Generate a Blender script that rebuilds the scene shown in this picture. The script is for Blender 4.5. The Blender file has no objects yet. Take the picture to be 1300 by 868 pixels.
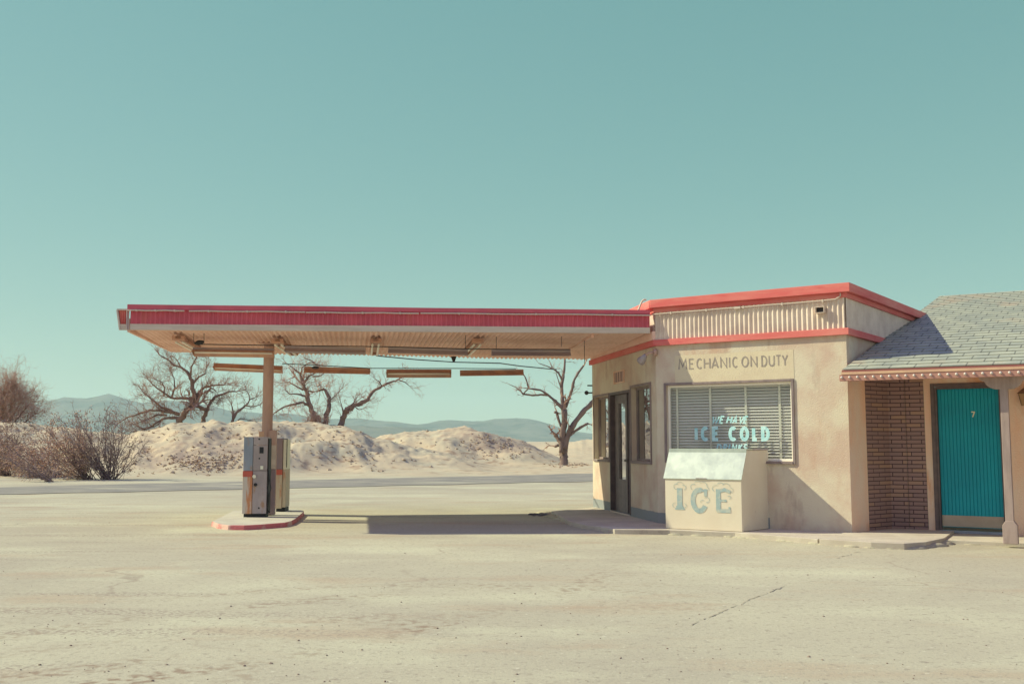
import bpy, bmesh, math, random
from mathutils import Vector, Matrix, noise
R = math.radians
random.seed(7)
scene = bpy.context.scene
col = scene.collection

# ------------------------------------------------------------------ camera
FX, HZ, CH = 1300.0, 560.0, 1.4
PITCH = math.atan((HZ - 434) / FX)
cam = bpy.data.cameras.new('camera'); cam.lens = 36.0; cam.sensor_width = 36.0
cam.clip_start = 0.1; cam.clip_end = 60000
co = bpy.data.objects.new('camera', cam); col.objects.link(co)
co.location = (0, 0, CH); co.rotation_euler = (math.pi / 2 + PITCH, 0, 0)
scene.camera = co

# ------------------------------------------------------------------ light
SUN_STRENGTH, SKY_STRENGTH, EXPOSURE = 4.75, 0.112, 0.27
sun_dir = Vector((1.0, -0.20, -0.775)).normalized()      # the way the light travels
sl = bpy.data.lights.new('sun', 'SUN'); sl.energy = SUN_STRENGTH; sl.angle = R(0.5); sl.color = (1.0, 0.965, 0.66)
so = bpy.data.objects.new('sun', sl); col.objects.link(so)
so.rotation_euler = sun_dir.to_track_quat('-Z', 'Y').to_euler(); so.location = (-30, 10, 40)
world = bpy.data.worlds.new('World'); scene.world = world; world.use_nodes = True
nt = world.node_tree; nt.nodes.clear()
sky = nt.nodes.new('ShaderNodeTexSky'); sky.sky_type = 'NISHITA'; sky.sun_disc = False
sky.sun_elevation = math.asin(-sun_dir.z); sky.sun_rotation = math.atan2(-sun_dir.x, -sun_dir.y) % (2 * math.pi)
sky.air_density = 1.0; sky.dust_density = 0.2; sky.ozone_density = 1.0; sky.altitude = 600
sep = nt.nodes.new('ShaderNodeSeparateColor'); com = nt.nodes.new('ShaderNodeCombineColor')
nt.links.new(sky.outputs[0], sep.inputs[0])
for i, (pw_, gain) in enumerate(((0.60, 1.11), (0.40, 2.08), (0.40, 1.72))):      # film like response of the sky, teal cast
    a_ = nt.nodes.new('ShaderNodeMath'); a_.operation = 'POWER'; a_.inputs[1].default_value = pw_
    b_ = nt.nodes.new('ShaderNodeMath'); b_.operation = 'MULTIPLY'; b_.inputs[1].default_value = gain
    nt.links.new(sep.outputs[i], a_.inputs[0]); nt.links.new(a_.outputs[0], b_.inputs[0]); nt.links.new(b_.outputs[0], com.inputs[i])
# mauve blue tint added to the unseen sky overhead, colours the fill in shade
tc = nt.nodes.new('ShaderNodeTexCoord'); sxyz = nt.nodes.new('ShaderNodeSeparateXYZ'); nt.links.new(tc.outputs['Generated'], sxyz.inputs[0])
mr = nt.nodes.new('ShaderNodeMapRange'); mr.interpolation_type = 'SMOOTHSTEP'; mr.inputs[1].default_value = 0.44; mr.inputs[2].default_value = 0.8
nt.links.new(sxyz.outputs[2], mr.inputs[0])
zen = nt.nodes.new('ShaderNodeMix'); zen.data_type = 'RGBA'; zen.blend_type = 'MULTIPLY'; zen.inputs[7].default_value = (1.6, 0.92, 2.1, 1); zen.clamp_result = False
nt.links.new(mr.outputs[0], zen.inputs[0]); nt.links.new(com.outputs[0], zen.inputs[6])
# brighter, rosier tint added to the sky behind the camera, lifts shaded walls
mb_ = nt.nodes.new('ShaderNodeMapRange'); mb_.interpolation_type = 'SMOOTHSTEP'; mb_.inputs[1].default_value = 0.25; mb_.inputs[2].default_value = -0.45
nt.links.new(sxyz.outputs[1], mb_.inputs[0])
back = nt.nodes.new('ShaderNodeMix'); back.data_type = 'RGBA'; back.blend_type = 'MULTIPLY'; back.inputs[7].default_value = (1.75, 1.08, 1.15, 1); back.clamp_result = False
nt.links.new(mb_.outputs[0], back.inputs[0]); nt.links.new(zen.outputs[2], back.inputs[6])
bg = nt.nodes.new('ShaderNodeBackground'); bg.inputs[1].default_value = SKY_STRENGTH
wo = nt.nodes.new('ShaderNodeOutputWorld')
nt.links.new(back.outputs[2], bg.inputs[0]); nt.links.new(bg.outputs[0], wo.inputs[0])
scene.view_settings.view_transform = 'Standard'; scene.view_settings.look = 'None'
scene.view_settings.exposure = EXPOSURE; scene.view_settings.gamma = 1
scene.render.engine = 'CYCLES'
scene.cycles.max_bounces = 8; scene.cycles.transparent_max_bounces = 16; scene.cycles.volume_bounces = 1

# ------------------------------------------------------------------ survey helpers (pixel of the photo -> point of the world)
_c, _s = math.cos(PITCH), math.sin(PITCH)
def ray(u, v):
    a = (u - 650) / FX; b = (434 - v) / FX
    return Vector((a, _c - _s * b, _s + _c * b))
EYE = Vector((0, 0, CH))
def G(u, v, z=0.0):
    r = ray(u, v); return EYE + r * ((z - CH) / r.z)
def D(u, v, Y):
    r = ray(u, v); return EYE + r * (Y / r.y)
def PL(u, v, p, n):
    r = ray(u, v); return EYE + r * ((Vector(p) - EYE).dot(n) / r.dot(n))

class Frame:
    """a vertical face: s runs along it, t sticks out of it, z is up"""
    def __init__(f, p, deg):
        f.o = Vector((p[0], p[1], 0)); a = R(deg)
        f.d = Vector((math.cos(a), math.sin(a), 0)); f.n = Vector((f.d.y, -f.d.x, 0))
    def p(f, s, t, z): return f.o + f.d * s + f.n * t + Vector((0, 0, z))
    def at(f, u, v, t=0.0):
        q = PL(u, v, f.o + f.n * t, f.n); return ((q - f.o).dot(f.d), q.z)
    def s(f, u, t=0.0, v=560): return f.at(u, v, t)[0]

# ------------------------------------------------------------------ mesh helpers
class MB:
    def __init__(m): m.v = []; m.f = []; m.uv = None
    def quad(m, *pts):
        n = len(m.v); m.v += [Vector(p) for p in pts]; m.f.append(tuple(range(n, n + len(pts)))); return m
    def box(m, f, s0, s1, t0, t1, z0, z1):
        P8 = [f.p(s, t, z) for z in (z0, z1) for t in (t0, t1) for s in (s0, s1)]
        n = len(m.v); m.v += P8
        for q in ((0, 1, 3, 2), (4, 6, 7, 5), (0, 4, 5, 1), (2, 3, 7, 6), (0, 2, 6, 4), (1, 5, 7, 3)):
            m.f.append(tuple(n + i for i in q))
        return m
    def prism(m, base, top):
        n = len(m.v); k = len(base); m.v += [Vector(p) for p in base] + [Vector(p) for p in top]
        m.f.append(tuple(n + i for i in range(k))[::-1]); m.f.append(tuple(n + k + i for i in range(k)))
        for i in range(k): m.f.append((n + i, n + (i + 1) % k, n + k + (i + 1) % k, n + k + i))
        return m
    def tube(m, pts, rad, sides=6, cap=True, rough=0.0):
        pts = [Vector(p) for p in pts]
        if not isinstance(rad, (list, tuple)): rad = [rad] * len(pts)
        n0 = len(m.v); prev = None
        for i, p in enumerate(pts):
            d = (pts[min(i + 1, len(pts) - 1)] - pts[max(i - 1, 0)])
            d = d.normalized() if d.length > 1e-9 else Vector((0, 0, 1))
            if prev is None:
                a = d.orthogonal().normalized()
            else:
                a = prev - d * prev.dot(d)
                a = a.normalized() if a.length > 1e-6 else d.orthogonal().normalized()
            prev = a; b = d.cross(a)
            for k in range(sides):
                an = 2 * math.pi * k / sides
                r = rad[i] * (1 + (random.uniform(-rough, rough) if rough else 0))
                m.v.append(p + (a * math.cos(an) + b * math.sin(an)) * r)
        for i in range(len(pts) - 1):
            for k in range(sides):
                k2 = (k + 1) % sides
                m.f.append((n0 + i * sides + k, n0 + i * sides + k2, n0 + (i + 1) * sides + k2, n0 + (i + 1) * sides + k))
        if cap:
            m.f.append(tuple(n0 + k for k in range(sides))[::-1])
            m.f.append(tuple(n0 + (len(pts) - 1) * sides + k for k in range(sides)))
        return m
    def cyl(m, a, b, r, sides=16, r2=None): return m.tube([a, b], [r, r if r2 is None else r2], sides)
    def ball(m, c, r, seg=10, ring=6, sc=(1, 1, 1)):
        n = len(m.v); c = Vector(c)
        for i in range(ring + 1):
            th = math.pi * i / ring
            for k in range(seg):
                ph = 2 * math.pi * k / seg
                m.v.append(c + Vector((sc[0] * r * math.sin(th) * math.cos(ph), sc[1] * r * math.sin(th) * math.sin(ph), sc[2] * r * math.cos(th))))
        for i in range(ring):
            for k in range(seg):
                k2 = (k + 1) % seg
                m.f.append((n + i * seg + k, n + (i + 1) * seg + k, n + (i + 1) * seg + k2, n + i * seg + k2))
        return m
    def wall(m, f, s0, s1, z0, z1, th, holes=(), t=0.0, ends=True):
        S = sorted({s0, s1} | {h[0] for h in holes} | {h[1] for h in holes}); Z = sorted({z0, z1} | {h[2] for h in holes} | {h[3] for h in holes})
        S = [x for x in S if s0 <= x <= s1]; Z = [x for x in Z if z0 <= x <= z1]
        def void(i, j):
            if i < 0 or j < 0 or i >= len(S) - 1 or j >= len(Z) - 1: return None
            a = (S[i] + S[i + 1]) / 2; b = (Z[j] + Z[j + 1]) / 2
            return any(h[0] < a < h[1] and h[2] < b < h[3] for h in holes)
        for i in range(len(S) - 1):
            for j in range(len(Z) - 1):
                if void(i, j): continue
                a, b, c, d = S[i], S[i + 1], Z[j], Z[j + 1]
                m.quad(f.p(a, t, c), f.p(b, t, c), f.p(b, t, d), f.p(a, t, d))
                m.quad(f.p(a, t - th, c), f.p(a, t - th, d), f.p(b, t - th, d), f.p(b, t - th, c))
                for (di, dj, e) in ((-1, 0, (a, c, a, d)), (1, 0, (b, d, b, c)), (0, -1, (b, c, a, c)), (0, 1, (a, d, b, d))):
                    w = void(i + di, j + dj)
                    if w or (w is None and (dj != 0 or ends)):
                        m.quad(f.p(e[0], t, e[1]), f.p(e[2], t, e[3]), f.p(e[2], t - th, e[3]), f.p(e[0], t - th, e[1]))
        return m
    def corr(m, f, s0, s1, z0, z1, t=0.0, pitch=0.078, amp=0.011, flat=0.0):
        """vertical corrugated sheet"""
        n = max(2, int(round((s1 - s0) / pitch * 8))); b = len(m.v)
        for i in range(n + 1):
            s = s0 + (s1 - s0) * i / n; x = math.sin(2 * math.pi * s / pitch)
            x = math.copysign(abs(x) ** 0.75, x)
            m.v.append(f.p(s, t + amp * x, z0)); m.v.append(f.p(s, t + amp * x, z1))
        for i in range(n): m.f.append((b + 2 * i, b + 2 * i + 2, b + 2 * i + 3, b + 2 * i + 1))
        return m
    def build(m, name, mat, parent=None, smooth=False, bevel=0.0, uv=None, **tags):
        off = ABS.get(parent, Vector((0, 0, 0))) if parent else Vector((0, 0, 0))
        me = bpy.data.meshes.new(name); me.from_pydata([v - off for v in m.v], [], m.f)
        me.materials.append(mat)
        if smooth: me.polygons.foreach_set('use_smooth', [True] * len(me.polygons))
        if m.uv:
            ul = me.uv_layers.new(name='UVMap')
            for i, l in enumerate(me.loops): ul.data[i].uv = m.uv[l.vertex_index]
        me.update()
        if len(me.polygons) < 4000:
            bm_n = bmesh.new(); bm_n.from_mesh(me); bmesh.ops.recalc_face_normals(bm_n, faces=bm_n.faces); bm_n.to_mesh(me); bm_n.free()
        o = bpy.data.objects.new(name, me); col.objects.link(o)
        ABS[o] = off
        if parent: o.parent = parent
        if bevel:
            b = o.modifiers.new('bevel', 'BEVEL'); b.width = bevel; b.segments = 2; b.limit_method = 'ANGLE'; b.angle_limit = R(50)
        for k, v in tags.items(): o[k] = v
        return o
ABS = {}
def thing(name, label, category, loc=(0, 0, 0), group=None):
    o = bpy.data.objects.new(name, None); o.location = loc; o.empty_display_size = 0.2; col.objects.link(o)
    o['label'] = label; o['category'] = category
    if group: o['group'] = group
    ABS[o] = Vector(loc); return o

# ------------------------------------------------------------------ materials
def srgb(r, g, b):
    f = lambda c: (c / 255 / 12.92) if c / 255 <= 0.04045 else ((c / 255 + 0.055) / 1.055) ** 2.4
    return (f(r), f(g), f(b), 1)
def mat(name, c1, rough=0.8, c2=None, scale=2.0, detail=8.0, lo=0.4, hi=0.6, metal=0.0, bump=0.0, bscale=40.0, bdist=0.02,
        stretch=(1, 1, 1), extra=(), spec=0.35):
    """base colour c1, blotches of c2, more layers in extra=[(colour, scale, lo, hi, stretch)] and a noise bump"""
    m = bpy.data.materials.new(name); m.use_nodes = True; t = m.node_tree; b = t.nodes['Principled BSDF']
    b.inputs['Roughness'].default_value = rough; b.inputs['Metallic'].default_value = metal
    b.inputs['Specular IOR Level'].default_value = spec
    g = t.nodes.new('ShaderNodeNewGeometry')
    last = None
    def rgb(c): return (c[0], c[1], c[2], 1)
    layers = ([(c2, scale, lo, hi, stretch)] if c2 else []) + list(extra)
    cur = None
    for (c, sc, l, h, st) in layers:
        mp = t.nodes.new('ShaderNodeMapping'); mp.inputs['Scale'].default_value = st
        t.links.new(g.outputs['Position'], mp.inputs[0])
        n = t.nodes.new('ShaderNodeTexNoise'); n.inputs['Scale'].default_value = sc; n.inputs['Detail'].default_value = detail
        n.inputs['Roughness'].default_value = 0.62
        t.links.new(mp.outputs[0], n.inputs['Vector'])
        r = t.nodes.new('ShaderNodeMapRange'); r.inputs[1].default_value = l; r.inputs[2].default_value = h
        t.links.new(n.outputs[0], r.inputs[0])
        x = t.nodes.new('ShaderNodeMix'); x.data_type = 'RGBA'
        t.links.new(r.outputs[0], x.inputs[0])
        if cur is None: x.inputs[6].default_value = rgb(c1)
        else: t.links.new(cur, x.inputs[6])
        x.inputs[7].default_value = rgb(c); cur = x.outputs[2]
    if cur is None: b.inputs['Base Color'].default_value = rgb(c1)
    else: t.links.new(cur, b.inputs['Base Color'])
    if bump:
        n = t.nodes.new('ShaderNodeTexNoise'); n.inputs['Scale'].default_value = bscale; n.inputs['Detail'].default_value = 6
        t.links.new(g.outputs['Position'], n.inputs['Vector'])
        u = t.nodes.new('ShaderNodeBump'); u.inputs['Strength'].default_value = bump; u.inputs['Distance'].default_value = bdist
        t.links.new(n.outputs[0], u.inputs['Height']); t.links.new(u.outputs[0], b.inputs['Normal'])
    return m
def nodes_of(m): return m.node_tree, m.node_tree.nodes['Principled BSDF']
def overlay(m, colour, build_fac):
    """mix a further colour over the base colour by the factor socket returned by build_fac(tree)"""
    t, b = nodes_of(m); inp = b.inputs['Base Color']
    x = t.nodes.new('ShaderNodeMix'); x.data_type = 'RGBA'
    if inp.is_linked: t.links.new(inp.links[0].from_socket, x.inputs[6])
    else: x.inputs[6].default_value = inp.default_value
    x.inputs[7].default_value = (*colour[:3], 1)
    t.links.new(build_fac(t), x.inputs[0]); t.links.new(x.outputs[2], inp)
def math_node(t, op, a, b=None, clamp=False):
    n = t.nodes.new('ShaderNodeMath'); n.operation = op; n.use_clamp = clamp
    for i, q in enumerate((a, b)):
        if q is None: continue
        if isinstance(q, (int, float)): n.inputs[i].default_value = q
        else: t.links.new(q, n.inputs[i])
    return n.outputs[0]
def noise_node(t, scale, detail=6, stretch=(1, 1, 1)):
    g = t.nodes.new('ShaderNodeNewGeometry'); mp = t.nodes.new('ShaderNodeMapping'); mp.inputs['Scale'].default_value = stretch
    n = t.nodes.new('ShaderNodeTexNoise'); n.inputs['Scale'].default_value = scale; n.inputs['Detail'].default_value = detail
    t.links.new(g.outputs['Position'], mp.inputs[0]); t.links.new(mp.outputs[0], n.inputs['Vector'])
    return n.outputs[0]
def ramp01(t, s, lo, hi):
    r = t.nodes.new('ShaderNodeMapRange'); r.inputs[1].default_value = lo; r.inputs[2].default_value = hi
    t.links.new(s, r.inputs[0]); return r.outputs[0]

M = {}
M['ground'] = mat('dusty_lot', (0.47, 0.435, 0.32), 0.95, (0.40, 0.36, 0.275), 0.22, lo=0.40, hi=0.62, bump=0.5, bscale=60, bdist=0.006, spec=0.1,
    extra=[((0.53, 0.51, 0.365), 0.5, 0.5, 0.68, (0.6, 1, 1)), ((0.42, 0.33, 0.235), 0.8, 0.54, 0.72, (0.45, 1.1, 1)),
           ((0.30, 0.26, 0.205), 15, 0.55, 0.70, (1, 1, 1)), ((0.30, 0.27, 0.22), 42, 0.54, 0.70, (1, 1, 1)), ((0.58, 0.55, 0.42), 20, 0.60, 0.72, (1, 1, 1)), ((0.30, 0.25, 0.20), 9, 0.69, 0.76, (0.5, 1, 1))])
M['sand'] = M['ground']
M['road'] = mat('old_asphalt', (0.225, 0.21, 0.19), 0.9, (0.29, 0.265, 0.225), 0.8, bump=0.3, bscale=60, spec=0.2)
M['patch'] = mat('crumbling_asphalt', (0.16, 0.15, 0.16), 0.95, (0.07, 0.07, 0.08), 7, bump=0.8, bscale=25, bdist=0.03)
M['patch2'] = mat('crack_shade', (0.40, 0.35, 0.275), 0.95, (0.36, 0.32, 0.25), 12)
M['concrete'] = mat('walk_concrete', (0.56, 0.50, 0.41), 0.9, (0.46, 0.40, 0.33), 1.6, bump=0.25, bscale=70, bdist=0.008,
    extra=[((0.35, 0.30, 0.25), 8, 0.6, 0.75, (1, 1, 1))])
M['stucco'] = mat('peach_stucco', (0.58, 0.44, 0.35), 0.92, (0.66, 0.585, 0.46), 1.1, lo=0.42, hi=0.58, bump=0.45, bscale=55, bdist=0.012, spec=0.15,
    extra=[((0.54, 0.35, 0.26), 1.7, 0.54, 0.72, (1, 1, 0.35)), ((0.44, 0.33, 0.27), 3.0, 0.57, 0.76, (1, 1, 0.35)), ((0.66, 0.55, 0.43), 2.1, 0.58, 0.72, (1, 1, 1))])
M['stucco_o'] = mat('orange_stucco', (0.80, 0.51, 0.37), 0.92, (0.76, 0.60, 0.49), 2.2, lo=0.4, hi=0.62, bump=0.5, bscale=50, bdist=0.014, spec=0.15,
    stretch=(1, 1, 0.3), extra=[((0.66, 0.35, 0.21), 2.6, 0.58, 0.72, (1, 1, 0.4))])
def plinth(t):
    g = t.nodes.new('ShaderNodeNewGeometry'); sp = t.nodes.new('ShaderNodeSeparateXYZ'); t.links.new(g.outputs['Position'], sp.inputs[0])
    n = noise_node(t, 5, 4)
    z = math_node(t, 'ADD', sp.outputs[2], math_node(t, 'MULTIPLY', n, 0.03))
    a = math_node(t, 'LESS_THAN', z, 0.255)
    lim = math_node(t, 'LESS_THAN', sp.outputs[0], 3.95)
    return math_node(t, 'MULTIPLY', math_node(t, 'MULTIPLY', a, lim), 0.9)
overlay(M['stucco'], (0.23, 0.26, 0.28), plinth)
M['cream_corr'] = mat('cream_sheet', (0.74, 0.62, 0.52), 0.6, (0.62, 0.50, 0.42), 3, spec=0.3, extra=[((0.45, 0.30, 0.22), 6, 0.66, 0.8, (1, 1, 0.3))])
M['red_corr'] = mat('red_sheet', (0.64, 0.125, 0.165), 0.6, (0.54, 0.105, 0.145), 3, spec=0.3, extra=[((0.58, 0.14, 0.14), 5, 0.6, 0.75, (1, 1, 0.2))])
M['salmon'] = mat('faded_red_paint', (0.66, 0.135, 0.13), 0.75, (0.72, 0.25, 0.21), 2.5, stretch=(0.4, 0.4, 2.5), lo=0.38, hi=0.64, spec=0.25,
    extra=[((0.55, 0.07, 0.08), 7, 0.6, 0.74, (0.4, 0.4, 4))], bump=0.15, bscale=60, bdist=0.006)
M['board'] = mat('cream_board', (0.64, 0.54, 0.46), 0.8, (0.55, 0.46, 0.39), 4, stretch=(0.3, 1, 3), bump=0.1)
M['soffit'] = mat('tan_sheet', (0.84, 0.56, 0.46), 0.7, (0.74, 0.46, 0.36), 2.0, lo=0.4, hi=0.62, spec=0.2,
    extra=[((0.38, 0.22, 0.15), 5, 0.64, 0.8, (1, 1, 1)), ((0.74, 0.56, 0.42), 7, 0.62, 0.72, (1, 1, 1))])
M['column'] = mat('tan_steel', (0.55, 0.36, 0.29), 0.7, (0.47, 0.30, 0.25), 5, stretch=(1, 1, 0.3), spec=0.3)
M['lampmetal'] = mat('rusty_enamel', (0.60, 0.33, 0.22), 0.6, (0.46, 0.26, 0.20), 6, spec=0.3)
M['lampgrey'] = mat('grey_enamel', (0.36, 0.30, 0.33), 0.6, (0.48, 0.38, 0.35), 3, stretch=(0.3, 1, 1), spec=0.3)
M['tube'] = mat('unlit_glass_tube', (0.86, 0.80, 0.68), 0.3)
M['wire'] = mat('dark_wire', (0.05, 0.05, 0.055), 0.7)
M['pipe'] = mat('cream_conduit', (0.60, 0.50, 0.42), 0.6)
M['frame'] = mat('weathered_frame', (0.30, 0.235, 0.22), 0.75, (0.22, 0.17, 0.17), 6, stretch=(1, 1, 0.3), bump=0.2, bscale=50, bdist=0.006)
M['dark'] = mat('dark_interior', (0.045, 0.045, 0.055), 0.9)
M['floor'] = mat('interior_floor', (0.12, 0.10, 0.09), 0.9)
M['darkframe'] = mat('dark_door_frame', (0.11, 0.085, 0.09), 0.6, (0.15, 0.11, 0.11), 8)
M['doorleaf'] = mat('brown_grey_door', (0.25, 0.21, 0.20), 0.7, (0.19, 0.16, 0.16), 5)
M['blind'] = mat('ivory_slat', (0.88, 0.83, 0.74), 0.5)
M['tape'] = mat('blind_tape', (0.80, 0.76, 0.62), 0.7)
M['paintcyan'] = mat('pale_blue_window_paint', (0.56, 0.84, 0.82), 0.6, (0.38, 0.70, 0.72), 9)
M['signpaint'] = mat('grey_brown_sign_paint', (0.30, 0.255, 0.235), 0.85, (0.38, 0.32, 0.27), 9)
M['signfield'] = mat('cream_sign_field', (0.68, 0.59, 0.43), 0.9, (0.64, 0.54, 0.40), 3, bump=0.4, bscale=55, bdist=0.01, spec=0.15)
M['iceblue'] = mat('faded_blue_paint', (0.36, 0.47, 0.47), 0.8, (0.56, 0.57, 0.48), 9, lo=0.45, hi=0.62)
M['icebody'] = mat('cream_bin_paint', (0.78, 0.70, 0.55), 0.65, (0.74, 0.645, 0.50), 1.5, extra=[((0.46, 0.32, 0.24), 11, 0.70, 0.78, (1, 1, 1))])
M['icelid'] = mat('scuffed_aluminium', (0.60, 0.66, 0.56), 0.42, (0.46, 0.51, 0.45), 3.5, metal=0.6, bump=0.12, bscale=6, bdist=0.02, spec=0.5)
M['shingle'] = None
M['fascia'] = mat('pink_fascia', (0.52, 0.27, 0.21), 0.8, (0.44, 0.23, 0.19), 4, stretch=(0.4, 1, 1))
M['fasciatop'] = mat('peach_edge', (0.70, 0.45, 0.29), 0.8, (0.62, 0.38, 0.26), 4)
M['fasciadark'] = mat('dark_red_edge', (0.30, 0.11, 0.10), 0.8)
M['bolt'] = mat('dull_bolt', (0.62, 0.56, 0.52), 0.55, metal=0.3)
M['post'] = mat('mauve_timber', (0.42, 0.32, 0.29), 0.85, (0.33, 0.25, 0.23), 5, stretch=(3, 3, 0.4), bump=0.3, bscale=40, bdist=0.008)
M['teal'] = mat('teal_door_paint', (0.0, 0.31, 0.40), 0.5, (0.0, 0.26, 0.35), 1.5)
M['kick'] = mat('tan_kick_plate', (0.48, 0.40, 0.32), 0.7, (0.42, 0.34, 0.27), 3)
M['number'] = mat('ivory_number', (0.75, 0.68, 0.48), 0.6)
M['lantern'] = mat('aged_lantern', (0.20, 0.12, 0.08), 0.6)
M['lanternglass'] = mat('amber_glass', (0.34, 0.20, 0.10), 0.25)
M['pumpgrey'] = mat('pump_grey_steel', (0.42, 0.355, 0.365), 0.55, (0.33, 0.28, 0.29), 4, metal=0.1, stretch=(1, 1, .4), extra=[((0.36, 0.22, 0.15), 7, 0.60, 0.72, (1, 1, 0.4))])
M['pumpblue'] = mat('pump_blue_grey', (0.31, 0.34, 0.41), 0.55, (0.24, 0.28, 0.35), 4, metal=0.1, stretch=(1, 1, .4), extra=[((0.33, 0.25, 0.22), 8, 0.62, 0.72, (1, 1, .5))])
M['pumpmauve'] = mat('pump_mauve', (0.26, 0.20, 0.23), 0.6, (0.30, 0.22, 0.22), 4)
M['pumpwhite'] = mat('rusting_white_panel', (0.56, 0.50, 0.44), 0.65, (0.52, 0.22, 0.10), 3.5, lo=0.50, hi=0.60, stretch=(2, 2, 0.35))
M['pumpwhite2'] = mat('cream_pump_panel', (0.52, 0.44, 0.34), 0.65, (0.50, 0.27, 0.17), 4.5, lo=0.56, hi=0.68, stretch=(2, 2, 0.5))
M['pumpred'] = mat('pump_red_band', (0.50, 0.11, 0.08), 0.6)
M['black'] = mat('black_rubber', (0.02, 0.022, 0.026), 0.6)
M['chrome'] = mat('worn_chrome', (0.7, 0.68, 0.62), 0.3, metal=0.9)
M['kerbred'] = mat('faded_red_kerb', (0.56, 0.16, 0.16), 0.85, (0.62, 0.40, 0.33), 1.6, lo=0.52, hi=0.62, extra=[((0.30, 0.18, 0.16), 6, 0.6, 0.74, (1, 1, 1))], bump=0.4, bscale=30)
M['islandtop'] = mat('island_concrete', (0.52, 0.50, 0.42), 0.9, (0.46, 0.43, 0.37), 3, bump=0.2, bscale=50)
M['bark'] = mat('grey_brown_bark', (0.20, 0.145, 0.125), 0.95, (0.33, 0.22, 0.165), 2.5, bump=0.6, bscale=9, bdist=0.05, spec=0.1)
M['bark2'] = mat('pale_cut_bark', (0.26, 0.19, 0.16), 0.95, (0.18, 0.13, 0.12), 3.5, stretch=(1, 1, 0.3), bump=0.8, bscale=9, bdist=0.05, spec=0.1)
M['twig'] = mat('twigs', (0.32, 0.215, 0.185), 0.95, (0.46, 0.28, 0.20), 0.8, spec=0.1)
M['twigpale'] = mat('pale_twigs', (0.58, 0.40, 0.32), 0.95, (0.44, 0.30, 0.25), 0.8, spec=0.1)
M['stem'] = mat('dark_stems', (0.23, 0.17, 0.165), 0.95, spec=0.1)
M['leafbrown'] = mat('brown_dry_leaves', (0.60, 0.38, 0.26), 0.9, (0.48, 0.33, 0.26), 1.2, spec=0.1)
M['leafdull'] = mat('dull_dry_leaves', (0.40, 0.29, 0.24), 0.9, (0.50, 0.34, 0.23), 1.5, spec=0.1)
M['scrub'] = mat('dry_scrub', (0.45, 0.31, 0.21), 0.95, (0.50, 0.37, 0.26), 0.8, spec=0.1)
M['rubble'] = mat('mauve_rubble', (0.43, 0.34, 0.265), 0.95, (0.50, 0.40, 0.295), 1.5, spec=0.1)
M['pebble'] = mat('pebbles', (0.22, 0.15, 0.12), 0.9, (0.36, 0.29, 0.23), 3)
M['mountain'] = mat('mountain_rock', (0.10, 0.105, 0.09), 1.0, (0.17, 0.16, 0.13), 0.0035, spec=0.0, extra=[((0.05, 0.055, 0.05), 0.006, 0.52, 0.66, (1, 1, 1))])
def glass(name, tintc=(1, 1, 1), refl=1.0, dirt=0.06):
    m = bpy.data.materials.new(name); m.use_nodes = True; t = m.node_tree; t.nodes.clear()
    tr = t.nodes.new('ShaderNodeBsdfTransparent'); tr.inputs[0].default_value = (*tintc, 1)
    gl = t.nodes.new('ShaderNodeBsdfGlossy'); gl.inputs['Roughness'].default_value = 0.01
    df = t.nodes.new('ShaderNodeBsdfDiffuse'); df.inputs[0].default_value = (0.5, 0.47, 0.4, 1)
    fr = t.nodes.new('ShaderNodeFresnel'); fr.inputs[0].default_value = 1.5
    g = t.nodes.new('ShaderNodeNewGeometry')
    n = t.nodes.new('ShaderNodeTexNoise'); n.inputs['Scale'].default_value = 1.3; n.inputs['Detail'].default_value = 1
    b = t.nodes.new('ShaderNodeBump'); b.inputs['Strength'].default_value = 0.25; b.inputs['Distance'].default_value = 0.02
    t.links.new(g.outputs['Position'], n.inputs[0]); t.links.new(n.outputs[0], b.inputs['Height']); t.links.new(b.outputs[0], gl.inputs['Normal'])
    k = math_node(t, 'MULTIPLY', fr.outputs[0], refl, True)
    a = t.nodes.new('ShaderNodeMixShader'); t.links.new(k, a.inputs[0]); t.links.new(tr.outputs[0], a.inputs[1]); t.links.new(gl.outputs[0], a.inputs[2])
    c = t.nodes.new('ShaderNodeMixShader'); c.inputs[0].default_value = dirt; t.links.new(a.outputs[0], c.inputs[1]); t.links.new(df.outputs[0], c.inputs[2])
    o = t.nodes.new('ShaderNodeOutputMaterial'); t.links.new(c.outputs[0], o.inputs[0]); return m
M['glass'] = glass('window_glass', (0.92, 0.95, 0.96), 2.2)
M['glassdoor'] = glass('side_window_glass', (0.6, 0.66, 0.68), 3.2, 0.05)

# ------------------------------------------------------------------ terrain
def sm(a, b, x):
    t = max(0.0, min(1.0, (x - a) / (b - a))); return t * t * (3 - 2 * t)
def lerp(tab, u):
    if u <= tab[0][0]: return tab[0][1]
    for (a, b), (c, d) in zip(tab, tab[1:]):
        if u <= c: return b + (d - b) * (u - a) / (c - a)
    return tab[-1][1]
CREST1 = [(-400, 548), (-150, 540), (0, 537), (30, 538), (55, 541), (83, 545), (129, 550), (166, 548.5), (200, 543), (228, 538), (279, 534.5), (330, 534.5), (381, 537), (427, 541), (444, 544), (458, 548), (473, 556), (490, 561.5), (520, 568), (560, 576), (610, 584), (660, 592)]
CREST2 = [(430, 572), (452, 562), (473, 556.5), (500, 553), (517, 548.8), (550, 548), (575, 543.5), (590, 542.5), (604, 545.8), (634, 553.6), (663, 560.5), (676, 566), (700, 578), (730, 592)]
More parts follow.
